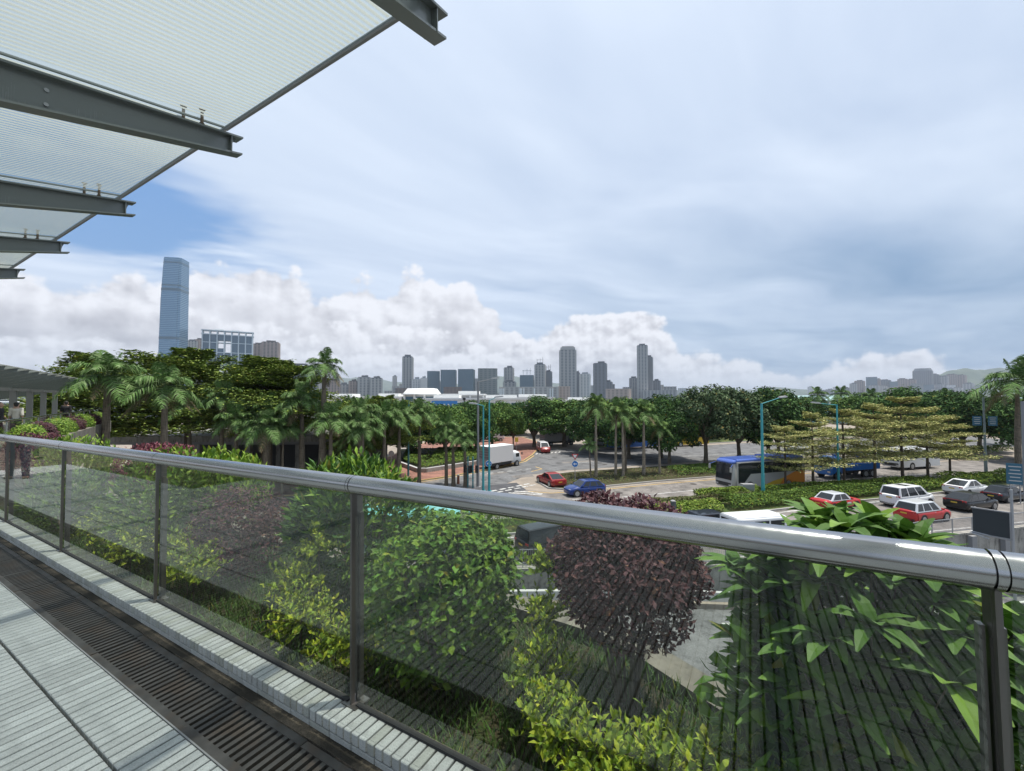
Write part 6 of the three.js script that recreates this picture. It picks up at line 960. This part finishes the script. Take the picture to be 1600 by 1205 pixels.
const CITY = [
  ['low grey tower just right of the tallest glass tower', -1313, 1700, 31, 241, 'stone'],
  ['brownish tower between the tallest tower and the white framed block', -1295, 1720, 33, 249, 'brown'],
  ['left brown tower of the pair beside the white framed block', -1099, 1800, 42, 241, 'brown'],
  ['right brown tower of the pair beside the white framed block', -1037, 1780, 57, 246, 'brown'],
  ['dark terminal building with a flat lookout top above the tiered trees', -775, 1500, 42, 121, 'dark'],
  ['low dark curved block below the lookout building', -750, 1450, 109, 84, 'dark'],
  ['brown grey residential block right of the tallest palm', -695, 1600, 51, 74, 'brown'],
  ['second residential block right of the tallest palm', -659, 1620, 38, 60, 'stone'],
  ['third residential block, left of the wide estate', -612, 1600, 31, 72, 'brown'],
  ['wide residential estate block with rooftop tanks, left part', -564, 1580, 42, 86, 'stone'],
  ['wide residential estate block with rooftop tanks, right part', -519, 1580, 40, 83, 'stone'],
  ['thin distant tower left of the tall slender tower', -736, 2600, 25, 143, 'plain'],
  ['tall slender residential tower standing alone', -377, 1500, 33, 156, 'stone'],
  ['white low block beside the slender tower', -341, 1480, 27, 74, 'white'],
  ['narrow white block with a dark top next to the glass office row', -313, 1470, 20, 78, 'white'],
  ['first dark glass office block of the row of four', -284, 1500, 44, 103, 'glass'],
  ['second dark glass office block of the row of four', -226, 1480, 53, 106, 'glass'],
  ['third dark glass office block of the row of four', -160, 1460, 53, 107, 'glass'],
  ['fourth office block of the row, greyer than the others', -88, 1500, 62, 112, 'greyglass'],
  ['stepped tower right of the row of four office blocks', -12, 1700, 35, 131, 'stone'],
  ['broad lower storeys of the stepped tower', -10, 1690, 47, 73, 'stone'],
  ['dark blue low block left of the tower with roof masts', 58, 1600, 51, 94, 'glass'],
  ['tower with a tilted top and roof masts', 109, 1600, 36, 136, 'stone'],
  ['side tower leaning on the tower with roof masts', 146, 1650, 25, 112, 'dark'],
  ['broad pale tower with a crown like top in the middle of the skyline', 222, 1650, 60, 196, 'stone'],
  ['narrow slab just right of the broad pale tower', 286, 1800, 15, 118, 'dark'],
  ['pale grey block with ribbed front right of the broad pale tower', 300, 1700, 40, 105, 'white'],
  ['dark fronted tower between the broad pale tower and the tallest stepped one', 373, 1750, 49, 153, 'dark'],
  ['low dark annex at the foot of the dark fronted tower', 405, 1740, 29, 75, 'dark'],
  ['bluish block left of the tall stepped tower', 559, 1900, 34, 98, 'plain'],
  ['tall stepped tower at right of centre', 567, 1800, 40, 235, 'stone'],
  ['lower right shoulder of the tall stepped tower', 602, 1810, 23, 186, 'dark'],
  ['small tower right of the tall stepped tower', 645, 1850, 31, 84, 'dark'],
  ['long low grey building right of the tall stepped tower', 624, 1750, 122, 40, 'stone'],
  ['long beige waterfront building with white columns', 56, 1345, 172, 43, 'beige'],
  ['pinkish block at the end of the beige waterfront building', 168, 1340, 34, 45, 'pink'],
  ['low pinkish waterfront building in the middle', 346, 1345, 65, 37, 'pink'],
  ['brown windowless waterfront hall', -325, 1345, 88, 39, 'brownhall'],
  ['brown low hall before the glass office row', -193, 1345, 49, 43, 'brownhall'],
  ['low dark block at the left end of the far right city', 2648, 3300, 73, 86, 'dark'],
  ['grey block at the left end of the far right city', 2676, 3250, 41, 120, 'stone'],
  ['dull red block behind the grey one in the far right city', 2854, 3400, 57, 147, 'brown'],
  ['dark blue round topped tower of the far right city', 2865, 3300, 69, 173, 'glass'],
  ['slim brown tower beside the blue round topped one', 2965, 3350, 23, 160, 'brown'],
  ['dark tower in the far right city', 3017, 3350, 60, 150, 'dark'],
  ['framed blue tower of the far right city', 3038, 3300, 50, 137, 'glass'],
  ['pale housing slab, first of two in front of the blue tower', 2795, 3200, 53, 104, 'stone'],
  ['pale housing slab, second of two in front of the blue tower', 2859, 3200, 53, 99, 'beige'],
  ['pale pink block below the framed blue tower', 2973, 3200, 89, 89, 'pink'],
  ['brown towers left of the domed tower, left one', 3206, 3400, 57, 162, 'brown'],
  ['brown towers left of the domed tower, right one', 3274, 3400, 57, 157, 'brown'],
  ['big dark tower with a domed top in the far right city', 3423, 3450, 105, 234, 'dome'],
  ['dark block right of the domed tower', 3514, 3450, 58, 202, 'dark'],
  ['green grey block right of the domed tower', 3583, 3450, 67, 186, 'stone'],
  ['wide reddish housing block, left half', 3660, 3450, 62, 202, 'brown'],
  ['wide reddish housing block, right half', 3735, 3450, 62, 196, 'brown'],
  ['grey block below the domed tower', 3175, 3250, 63, 120, 'greyglass'],
  ['dark glass block below the domed tower', 3225, 3220, 72, 109, 'glass'],
  ['cream block right below the domed tower', 3305, 3230, 45, 105, 'beige'],
  ['slim blue block left of the reddish housing', 3306, 3200, 31, 114, 'plain'],
  ['low grey block in front of the reddish housing', 3373, 3200, 62, 79, 'stone'],
  ['low cream block in front of the reddish housing', 3440, 3200, 49, 84, 'beige'],
  ['grey block right of the reddish housing', 3581, 3250, 54, 120, 'stone'],
  ['pale block near the big dark palm', 3651, 3250, 54, 100, 'white'],
  ['small white tower standing far off over the trees', 3024, 4200, 41, 120, 'white'],
  ['low far block left of the small dark ones over the trees', 2994, 4000, 56, 78, 'stone'],
  ['small dark far block over the trees', 3065, 4000, 61, 90, 'dark'],
  ['distant low block beyond the tree tops, left of the grey green trees', 1093, 2600, 90, 50, 'plain'],
];
function tower(label, X, Z, W, H, style) { W *= style === 'glass' ? 0.98 : 1.1;
  const t = thing('city_building', label, 'building', V3(X, 1.5, -Z)), r = rng(Math.round(X * 7 + Z + H * 3)), [core, skin] = STYLE[style], D = Math.min(W * 0.8, 60) + 6, low = H < 60;
  t.rotation.y = -Math.atan2(X, Z) + (r() - 0.5) * 0.35;
  part(t, 'core', box(W - 1.2, H, D - 1.2, 0, H / 2, 0), core);
  const fl = low ? 5 : style.includes('glass') ? 7 : 6, bands = [], fins = [];
  for (let y = fl; y < H - 1; y += fl) bands.push(box(W, fl * 0.42, D, 0, y, 0)); part(t, 'floor_bands', merge(bands.length ? bands : [box(W, 1, D, 0, H - 1, 0)]), skin);
  const bays = style === 'glass' ? 3 : Math.max(3, Math.round(W / (12 + 8 * r()))), fw = style === 'glass' ? 1.4 : (W / bays) * 0.42;
  for (let k = 0; k <= bays; k++) { const x = lerp(-W / 2 + fw / 2, W / 2 - fw / 2, k / bays); fins.push(box(fw, H, D + 0.8, x, H / 2 + 0.2, 0)); }
  for (let k = 0; k <= 3; k++) fins.push(box(W + 0.8, H, fw * 0.7, 0, H / 2 + 0.1, lerp(-D / 2 + fw / 2, D / 2 - fw / 2, k / 3)));
  part(t, 'wall_piers', merge(fins), skin);
  if (style === 'dome') part(t, 'domed_roof', new THREE.CylinderGeometry(W * 0.42, W * 0.5, H * 0.09, 20).scale(1, 1, D / W).translate(0, H * 1.045, 0), skin);
  else if (!low && style.includes('glass')) part(t, 'parapet', box(W + 0.6, 3, D + 0.6, 0, H + 0.5, 0), skin);
  else if (!low) part(t, 'roof_plant', merge([box(W * 0.5, 6 + 5 * r(), D * 0.5, (r() - 0.5) * W * 0.2, H + 4, 0), box(W * 0.18, 11, D * 0.2, W * 0.18, H + 4, 0), box(W * 0.9, 2.2, D * 0.9, 0, H + 1, 0)]), core);
  else part(t, 'parapet', box(W + 1.6, 2, D + 1.6, 0, H, 0), skin);
  if (/masts/.test(label)) part(t, 'roof_mast', merge([-0.3, 0, 0.25].map((f, i) => box(1.2, 22 + i * 8, 1.2, f * W, H + 12, 0)).concat([box(W * 0.7, 1.2, 1.2, 0, H + 20, 0)])), skin);
  if (/crown/.test(label)) part(t, 'crown', merge([box(W * 0.86, 12, D * 0.9, 0, H + 6, 0), box(W * 0.7, 5, D * 0.8, 0, H + 14, 0)]), skin);
  if (/white columns/.test(label)) for (let k = 0; k < 9; k++) part(t, 'white_column', box(4, H * 0.9, 3, -W / 2 + W * [0.02, 0.05, 0.08, 0.36, 0.38, 0.42, 0.6, 0.86, 0.9][k], H * 0.45, D / 2 + 2), MAT.white);
  if (/lookout/.test(label)) part(t, 'lookout_top', merge([box(W * 1.15, 3, D, W * 0.08, H + 10, 0), box(3, 14, D * 0.8, W * 0.6, H + 3, 0), box(W * 0.5, 12, D * 0.5, -W * 0.1, H + 4, 0)]), skin);
}
for (const b of CITY) tower(...b);
{
  const r = rng(4242), tens = ['', 'twenty', 'thirty'], ones = ['', 'first', 'second', 'third', 'fourth', 'fifth', 'sixth', 'seventh', 'eighth', 'ninth', 'tenth', 'eleventh', 'twelfth', 'thirteenth', 'fourteenth', 'fifteenth', 'sixteenth', 'seventeenth', 'eighteenth', 'nineteenth', 'twentieth'], nth = (n) => (n <= 20 ? ones[n] : n === 30 ? 'thirtieth' : tens[Math.floor(n / 10) - 1] + ' ' + ones[n % 10]);
  const tones = ['grey', 'white', 'brown', 'beige', 'dark', 'grey'], kinds = ['stone', 'white', 'brown', 'beige', 'dark', 'stone'];   // the many small blocks that fill the shore behind the waterfront
  const one = (n, slope, Z, where, hMost) => { const W = 26 + 40 * r(), H = 26 + hMost * r() * r(), q = Math.floor(r() * 6), t = thing('shore_block', nth(n) + ' low ' + tones[q] + ' block from the left ' + where, 'building', V3(slope * Z, 1.5, -Z), r() * 0.8 - 0.4, 'low far blocks ' + where), [core, skin] = STYLE[kinds[q]]; part(t, 'core', box(W - 1, H, 22, 0, H / 2, 0), core); const b = []; for (let y = 5; y < H; y += 6) b.push(box(W, 2.8, 23, 0, y, 0)); for (let k = 0; k <= 4; k++) b.push(box(3.4, H, 23.6, lerp(-W / 2 + 2, W / 2 - 2, k / 4), H / 2 + 0.3, 0)); part(t, 'facade', merge(b), skin, 'stuff'); };
  for (let k = 0; k < 38; k++) one(k + 1, -0.50 + k * 0.0243 + 0.012 * r(), 1780 + 260 * r(), 'behind the waterfront', 95); for (let k = 0; k < 22; k++) one(k + 1, 0.78 + k * 0.0172 + 0.008 * r(), 3120 + 160 * r(), 'in the far right city', 130);
}
// the tallest tower: tapering glass shaft with notched corners and dark plant floors
{
  const H = 490, s = 62, t = thing('glass_skyscraper', 'tallest blue glass skyscraper with a tapering top, left of centre', 'skyscraper', V3(-1172, 1.5, -1430), 10.3 * D2R);
  const ring = (k) => { const a = s / 2 * k, c = a * 0.8; return [[-c, a], [c, a], [c, c * 1.12], [a, c], [a, -c], [c * 1.12, -c], [c, -a], [-c, -a], [-c, -c * 1.12], [-a, -c], [-a, c], [-c * 1.12, c]]; };
  const shaft = (y0, y1, k0, k1, off) => { const A = ring(k0), B = ring(k1), g = []; for (let i = 0; i < 12; i++) { const n = (i + 1) % 12, p = (q, y, o) => [q[0] + o, y, q[1]]; g.push(quadGeo(p(A[i], y0, off[0]), p(A[n], y0, off[0]), p(B[n], y1, off[1]), p(B[i], y1, off[1]))); } return g; };
  const prof = [[0, 1.03, 0], [H * 0.4, 1, 0.4], [H * 0.7, 0.97, 1.2], [H * 0.9, 0.915, 3], [H, 0.875, 4]], skin = new THREE.MeshStandardMaterial({ color: C(0.14, 0.26, 0.38), roughness: 0.2, metalness: 0.55, side: THREE.DoubleSide }), line = std(0.09, 0.15, 0.2, 0.5), at2 = (y) => { for (let i = 1; i < prof.length; i++) if (y <= prof[i][0]) { const f = (y - prof[i - 1][0]) / (prof[i][0] - prof[i - 1][0]); return [lerp(prof[i - 1][1], prof[i][1], f), lerp(prof[i - 1][2], prof[i][2], f)]; } return [0.875, 4]; };
  const sh = []; for (let i = 1; i < prof.length; i++) sh.push(...shaft(prof[i - 1][0], prof[i][0], prof[i - 1][1], prof[i][1], [prof[i - 1][2], prof[i][2]]));
  part(t, 'glass_shaft', merge(sh), skin);
  const sills = []; for (let y = 5; y < H - 4; y += 6.2) { const [k, o] = at2(y); sills.push(...shaft(y, y + 1.5, k * 1.006, k * 1.012, [o, o])); } part(t, 'floor_sills', merge(sills), std(0.22, 0.31, 0.38, 0.4));
  for (const [f, h] of [[0.115, 9], [0.20, 4], [0.425, 9], [0.765, 9], [0.80, 4], [0.96, 4]]) { const [k, o] = at2(H * f); part(t, 'plant_floor', merge(shaft(H * f, H * f + h, k * 1.014, k * 1.014, [o, o])), line); }
  part(t, 'roof', merge([box(s * 0.7, 2, s * 0.7, 4, H - 6, 0)]), line);
}
// the white framed block of joined towers with openings
{
  const W = 160, H = 268, n = 7, t = thing('framed_block', 'wide office block with a white frame and tall openings right of the tallest tower', 'building', V3(-1099, 1.5, -1600), 0.5);
  const [core] = STYLE.glass, wf = std(0.50, 0.56, 0.6, 0.6), bay = W / n;
  for (let k = 0; k < n; k++) { const x = -W / 2 + (k + 0.5) * bay, g = k === 2 || k === 3 ? [box(bay * 0.82, H * 0.30, 26, x, H * 0.15, 0), box(bay * 0.82, H * 0.24, 26, x, H * (k === 2 ? 0.62 : 0.55), 0), box(bay * 0.82, H * 0.08, 26, x, H * 0.89, 0)] : [box(bay * 0.82, H * 0.93, 26, x, H * 0.465, 0)]; part(t, 'glass_bay', merge(g), core); }
  for (let k = 0; k <= n; k++) part(t, 'white_pier', box(3.4, H * 0.985, 29, -W / 2 + k * bay, H * 0.49, 0), wf);
  part(t, 'white_beam', merge([box(W + 8, 3.5, 31, 0, H * 0.99, 0), box(W + 8, 3, 31, 0, H * 0.935, 0), ...[0.2, 0.36, 0.52, 0.68, 0.82].map((f) => box(W, 2.2, 28, 0, H * f, 0))]), wf);
  part(t, 'roof_sign', merge([box(30, 5, 2, -30, H * 1.01, 0), box(26, 5, 2, 22, H * 1.01, 0)]), MAT.white);
}
// ferry piers on the near shore
function pier(label, X, Z, W, D, H, wall, roof, o = {}) {
  const t = thing('ferry_pier', label, 'building', V3(X, 0, -Z), o.turn ?? 0); part(t, 'walls', metreUV(box(W - 1, H - 1.6, D - 1, 0, (H - 1.6) / 2, 0)), wall);
  part(t, 'roof', merge(o.hip ? [new THREE.CylinderGeometry(0.55, 0.72, 1, 4, 1).rotateY(Math.PI / 4).scale(W, 2.2, D).translate(0, H - 0.6, 0), box(W + 1, 0.4, D + 1, 0, H - 1.7, 0)] : [box(W, 0.6, D, 0, H - 1.2, 0), box(W * 0.5, 1.2, D * 0.5, W * 0.1, H - 0.4, 0)]), roof);
  const n = Math.max(3, Math.round(W / 5)); for (let k = 0; k <= n; k++) part(t, 'pillar', box(0.6, H - 1.6, 0.6, -W / 2 + 0.4 + k * ((W - 0.8) / n), (H - 1.6) / 2, D / 2 - 0.4), MAT.white);
  for (let k = 0; k < n; k++) part(t, 'window_band', box((W - 0.8) / n - 1, 1.6, 0.1, -W / 2 + 0.4 + (k + 0.5) * ((W - 0.8) / n), H - 3.4, D / 2 - 0.45), STYLE.glass[0]);
  return t;
}
pier('white ferry pier with green glass behind the tallest palm', -63, 152, 17, 16, 11.4, MAT.white, MAT.white);
pier('white flat roofed ferry pier right of the tallest palm', -48, 160, 15, 16, 11.6, MAT.white, MAT.white);
pier('grey roofed round fronted pier hall left of the slender tower', -34, 158, 12, 12, 13.2, MAT.lightGrey, MAT.white, { hip: true });
pier('white pier building before the brown hall', -25, 150, 18, 14, 11.0, MAT.white, MAT.white);
pier('white pier building left of the grey lamp post', -18.5, 165, 16, 14, 12.6, MAT.lightGrey, MAT.white);
pier('long low white pier roof behind the teal poles', -6, 150, 22, 14, 11.0, MAT.white, MAT.white);
pier('long white pier roof right of the teal poles', 6, 168, 22, 14, 11.4, MAT.white, MAT.white);
pier('white pier roof glimpsed under the beige waterfront building', 26, 172, 16, 14, 10.2, MAT.white, MAT.white);
{ const b = thing('blue_hoarding', 'bright blue hoarding before the white ferry piers', 'hoarding', V3(-21.5, 0, -132)); part(b, 'hoarding_panel', box(8.2, 9.2, 0.3, 0, 4.6, 0), std(0.05, 0.22, 0.55, 0.6)); part(b, 'white_stripe', merge([0, 1, 2, 3, 4].map((k) => box(0.5, 1.6, 0.05, -2.6 + k * 1.3, 7.4, 0.18))), MAT.white); part(b, 'pale_panel', box(7.6, 2.6, 0.06, 0, 4.6, 0.2), std(0.25, 0.42, 0.6, 0.6)); }
const paleTeal = std(0.30, 0.46, 0.46, 0.6);
pier('long ferry pier with a pale green hipped roof at right', 136, 175, 60, 22, 10.6, std(0.28, 0.5, 0.52, 0.7), paleTeal, { hip: true, turn: -0.35 });
pier('second pale green pier roof behind the big dark palm', 205, 170, 30, 20, 10.2, std(0.28, 0.5, 0.52, 0.7), paleTeal, { hip: true, turn: -0.5 });
pier('pier with a bright white flat roof at far right', 160, 150, 26, 20, 10.9, MAT.lightGrey, paintOf(0.75, 0.76, 0.76), { turn: -0.5 });
{ const t = thing('construction_hut', 'pale walled building across the water behind the covered walkway', 'building', V3(-300, 0, -235)); part(t, 'walls', metreUV(box(60, 8, 20, 0, 3, 0)), std(0.42, 0.35, 0.29, 0.9)); part(t, 'roof', box(62, 1, 22, 0, 7.5, 0), MAT.white); part(t, 'window_band', merge([...Array(10).keys()].map((k) => box(3.5, 2, 0.2, -26 + k * 5.8, 4, 10.1))), MAT.midGrey); }
scene.fog = new THREE.FogExp2(new THREE.Color(0.80, 0.88, 1.0), 0.00008);

// ---------------------------------------------------------------- people
function figure(joints, bones, cell = 0.024) {                            // one continuous body: tapered limbs joined by a smooth minimum
  const lo = V3(9, 9, 9), hi = V3(-9, -9, -9); for (const [p, r] of Object.values(joints)) { lo.min(V3(...p).subScalar(r + 0.06)); hi.max(V3(...p).addScalar(r + 0.06)); }
  const size = Math.max(hi.x - lo.x, hi.y - lo.y, hi.z - lo.z), n = Math.ceil(size / cell), mc = new MarchingCubes(n, new THREE.MeshBasicMaterial(), false, false, 200000), f = mc.field, a = V3(), b = V3(), p = V3(), ab = V3();
  const B = bones.map(([i, j]) => [joints[i], joints[j]]);
  for (let z = 0; z < n; z++) for (let y = 0; y < n; y++) for (let x = 0; x < n; x++) {
    p.set(lo.x + (x / n) * size, lo.y + (y / n) * size, lo.z + (z / n) * size); let d = 9;
    for (const [[pa, ra], [pb, rb]] of B) { a.set(...pa); b.set(...pb); ab.subVectors(b, a); const t = Math.min(1, Math.max(0, ((p.x - a.x) * ab.x + (p.y - a.y) * ab.y + (p.z - a.z) * ab.z) / Math.max(1e-6, ab.lengthSq()))), q = p.distanceTo(a.addScaledVector(ab, t)) - lerp(ra, rb, t), h = Math.max(0, 0.035 - Math.abs(d - q)) / 0.035; d = Math.min(d, q) - h * h * 0.035 * 0.25; }
    f[z * n * n + y * n + x] = -d;
  }
  mc.isolation = 0; mc.update(); const c = mc.count ?? mc.geometry.drawRange.count, g = new THREE.BufferGeometry();
  g.setAttribute('position', new THREE.BufferAttribute(mc.positionArray.slice(0, c * 3), 3)); const pa = g.attributes.position; for (let i = 0; i < pa.count; i++) pa.setXYZ(i, lo.x + ((pa.getX(i) + 1) / 2) * size, lo.y + ((pa.getY(i) + 1) / 2) * size, lo.z + ((pa.getZ(i) + 1) / 2) * size);
  g.computeVertexNormals(); return g;
}
const skinM = std(0.42, 0.26, 0.19, 0.6), hairM = std(0.012, 0.011, 0.010, 0.6);
function person(label, pos, turn, top, legs, o = {}) {                     // faces +x; stride sets how far the legs are apart
  const t = thing('person', label, 'person', pos, turn), s = o.stride ?? 0.12, ar = o.arms ?? 0.1;
  const j = { head: [[0.02, 1.60, 0], 0.085], crown: [[0, 1.66, 0], 0.09], chin: [[0.055, 1.55, 0], 0.045], neck: [[-0.01, 1.47, 0], 0.055], chest: [[0, 1.32, 0], 0.12], waist: [[0, 1.06, 0], 0.105], hip: [[0, 0.92, 0], 0.115], nose: [[0.105, 1.6, 0], 0.012] };
  for (const [n, q] of [['l', -1], ['r', 1]]) { const st = q * s; Object.assign(j, { ['sh' + n]: [[0, 1.4, q * 0.16], 0.06], ['el' + n]: [[-ar * 0.3 - st * 0.3, 1.13, q * 0.215], 0.042], ['wr' + n]: [[ar - st * 0.6, 0.9, q * 0.215], 0.03], ['pl' + n]: [[ar * 1.1 - st * 0.65, 0.83, q * 0.21], 0.034], ['hi' + n]: [[0, 0.9, q * 0.085], 0.09], ['kn' + n]: [[st * 0.55 + 0.02, 0.5, q * 0.09], 0.06], ['an' + n]: [[st, 0.1, q * 0.09], 0.042], ['he' + n]: [[st - 0.03, 0.045, q * 0.09], 0.042], ['to' + n]: [[st + 0.15, 0.035, q * 0.105], 0.034], ['ear' + n]: [[0, 1.61, q * 0.092], 0.016] });
    for (let k = 0; k < 4; k++) j['f' + k + n] = [[ar * 1.15 - st * 0.65 - 0.022 + k * 0.018, 0.745 + 0.008 * Math.abs(k - 1.5), q * 0.205], 0.009]; j['th' + n] = [[ar * 1.1 - st * 0.65 + 0.045, 0.80, q * 0.19], 0.010]; }
  const bones = [['head', 'crown'], ['head', 'chin'], ['head', 'nose'], ['head', 'neck'], ['neck', 'chest'], ['chest', 'waist'], ['waist', 'hip']];
  for (const n of ['l', 'r']) bones.push(['neck', 'sh' + n], ['sh' + n, 'chest'], ['sh' + n, 'el' + n], ['el' + n, 'wr' + n], ['wr' + n, 'pl' + n], ['hip', 'hi' + n], ['hi' + n, 'kn' + n], ['kn' + n, 'an' + n], ['an' + n, 'he' + n], ['he' + n, 'to' + n], ['head', 'ear' + n], ['pl' + n, 'th' + n], ...[0, 1, 2, 3].map((k) => ['pl' + n, 'f' + k + n]));
  part(t, 'body', figure(j, bones, 0.02), skinM);
  const grow = (names, k) => { const q = {}; for (const n of names) q[n] = [j[n][0], j[n][1] + k]; return q; };
  part(t, 'shirt', figure(grow(['chest', 'waist', 'hip', 'shl', 'shr', 'ell', 'elr'], 0.016), [['chest', 'waist'], ['waist', 'hip'], ['shl', 'chest'], ['shr', 'chest'], ['shl', 'ell'], ['shr', 'elr']], 0.024), top);
  part(t, 'trousers', figure(grow(['hip', 'hil', 'hir', 'knl', 'knr', 'anl', 'anr'], 0.014), [['hip', 'hil'], ['hip', 'hir'], ['hil', 'knl'], ['hir', 'knr'], ['knl', 'anl'], ['knr', 'anr']], 0.024), legs);
  part(t, 'shoe', figure(grow(['hel', 'tol'], 0.012), [['hel', 'tol']], 0.02), MAT.black); part(t, 'shoe', figure(grow(['her', 'tor'], 0.012), [['her', 'tor']], 0.02), MAT.black);
  part(t, 'hair', figure({ a: [[-0.015, 1.665, 0], 0.095], b: [[-0.045, 1.60, 0], 0.075] }, [['a', 'b']], 0.02), hairM);
  return t;
}
const armPoint = (u, v) => V3(u, 0, v).applyMatrix4(ARM.matrixWorld);
person('person in a pale shirt standing under the far canopy', armPoint(8.6, 1.3), 2.2, std(0.50, 0.48, 0.42, 0.9), std(0.03, 0.035, 0.05, 0.9));
person('person in dark clothes at the left edge under the far canopy', armPoint(9.4, 0.6), 0.6, std(0.03, 0.03, 0.035, 0.9), std(0.02, 0.02, 0.025, 0.9));
person('person in black behind the far purple bush', armPoint(16.5, 1.7), 2.4, std(0.025, 0.025, 0.03, 0.9), std(0.03, 0.03, 0.035, 0.9));
const jeans = std(0.05, 0.075, 0.11, 0.9);
person('person in blue jeans walking on the near walkway, mirrored in the glass', walkPoint(13.8, 0, 0.35), 2.6, std(0.10, 0.11, 0.12, 0.9), jeans, { stride: 0.14 });
person('person in dark trousers walking beside the one in jeans, mirrored in the glass', walkPoint(14.6, 0, 0.75), 2.6, std(0.07, 0.05, 0.05, 0.9), std(0.03, 0.03, 0.035, 0.9), { stride: 0.18 });
person('person at the far end of the near walkway, mirrored small in the glass', walkPoint(19, 0, -0.8), 2.6, std(0.3, 0.3, 0.3, 0.9), std(0.04, 0.04, 0.05, 0.9), { stride: 0.25 });
scene.traverse((o) => { if (o.isMesh) { o.castShadow = true; o.receiveShadow = true; } });
renderer.render(scene, camera);
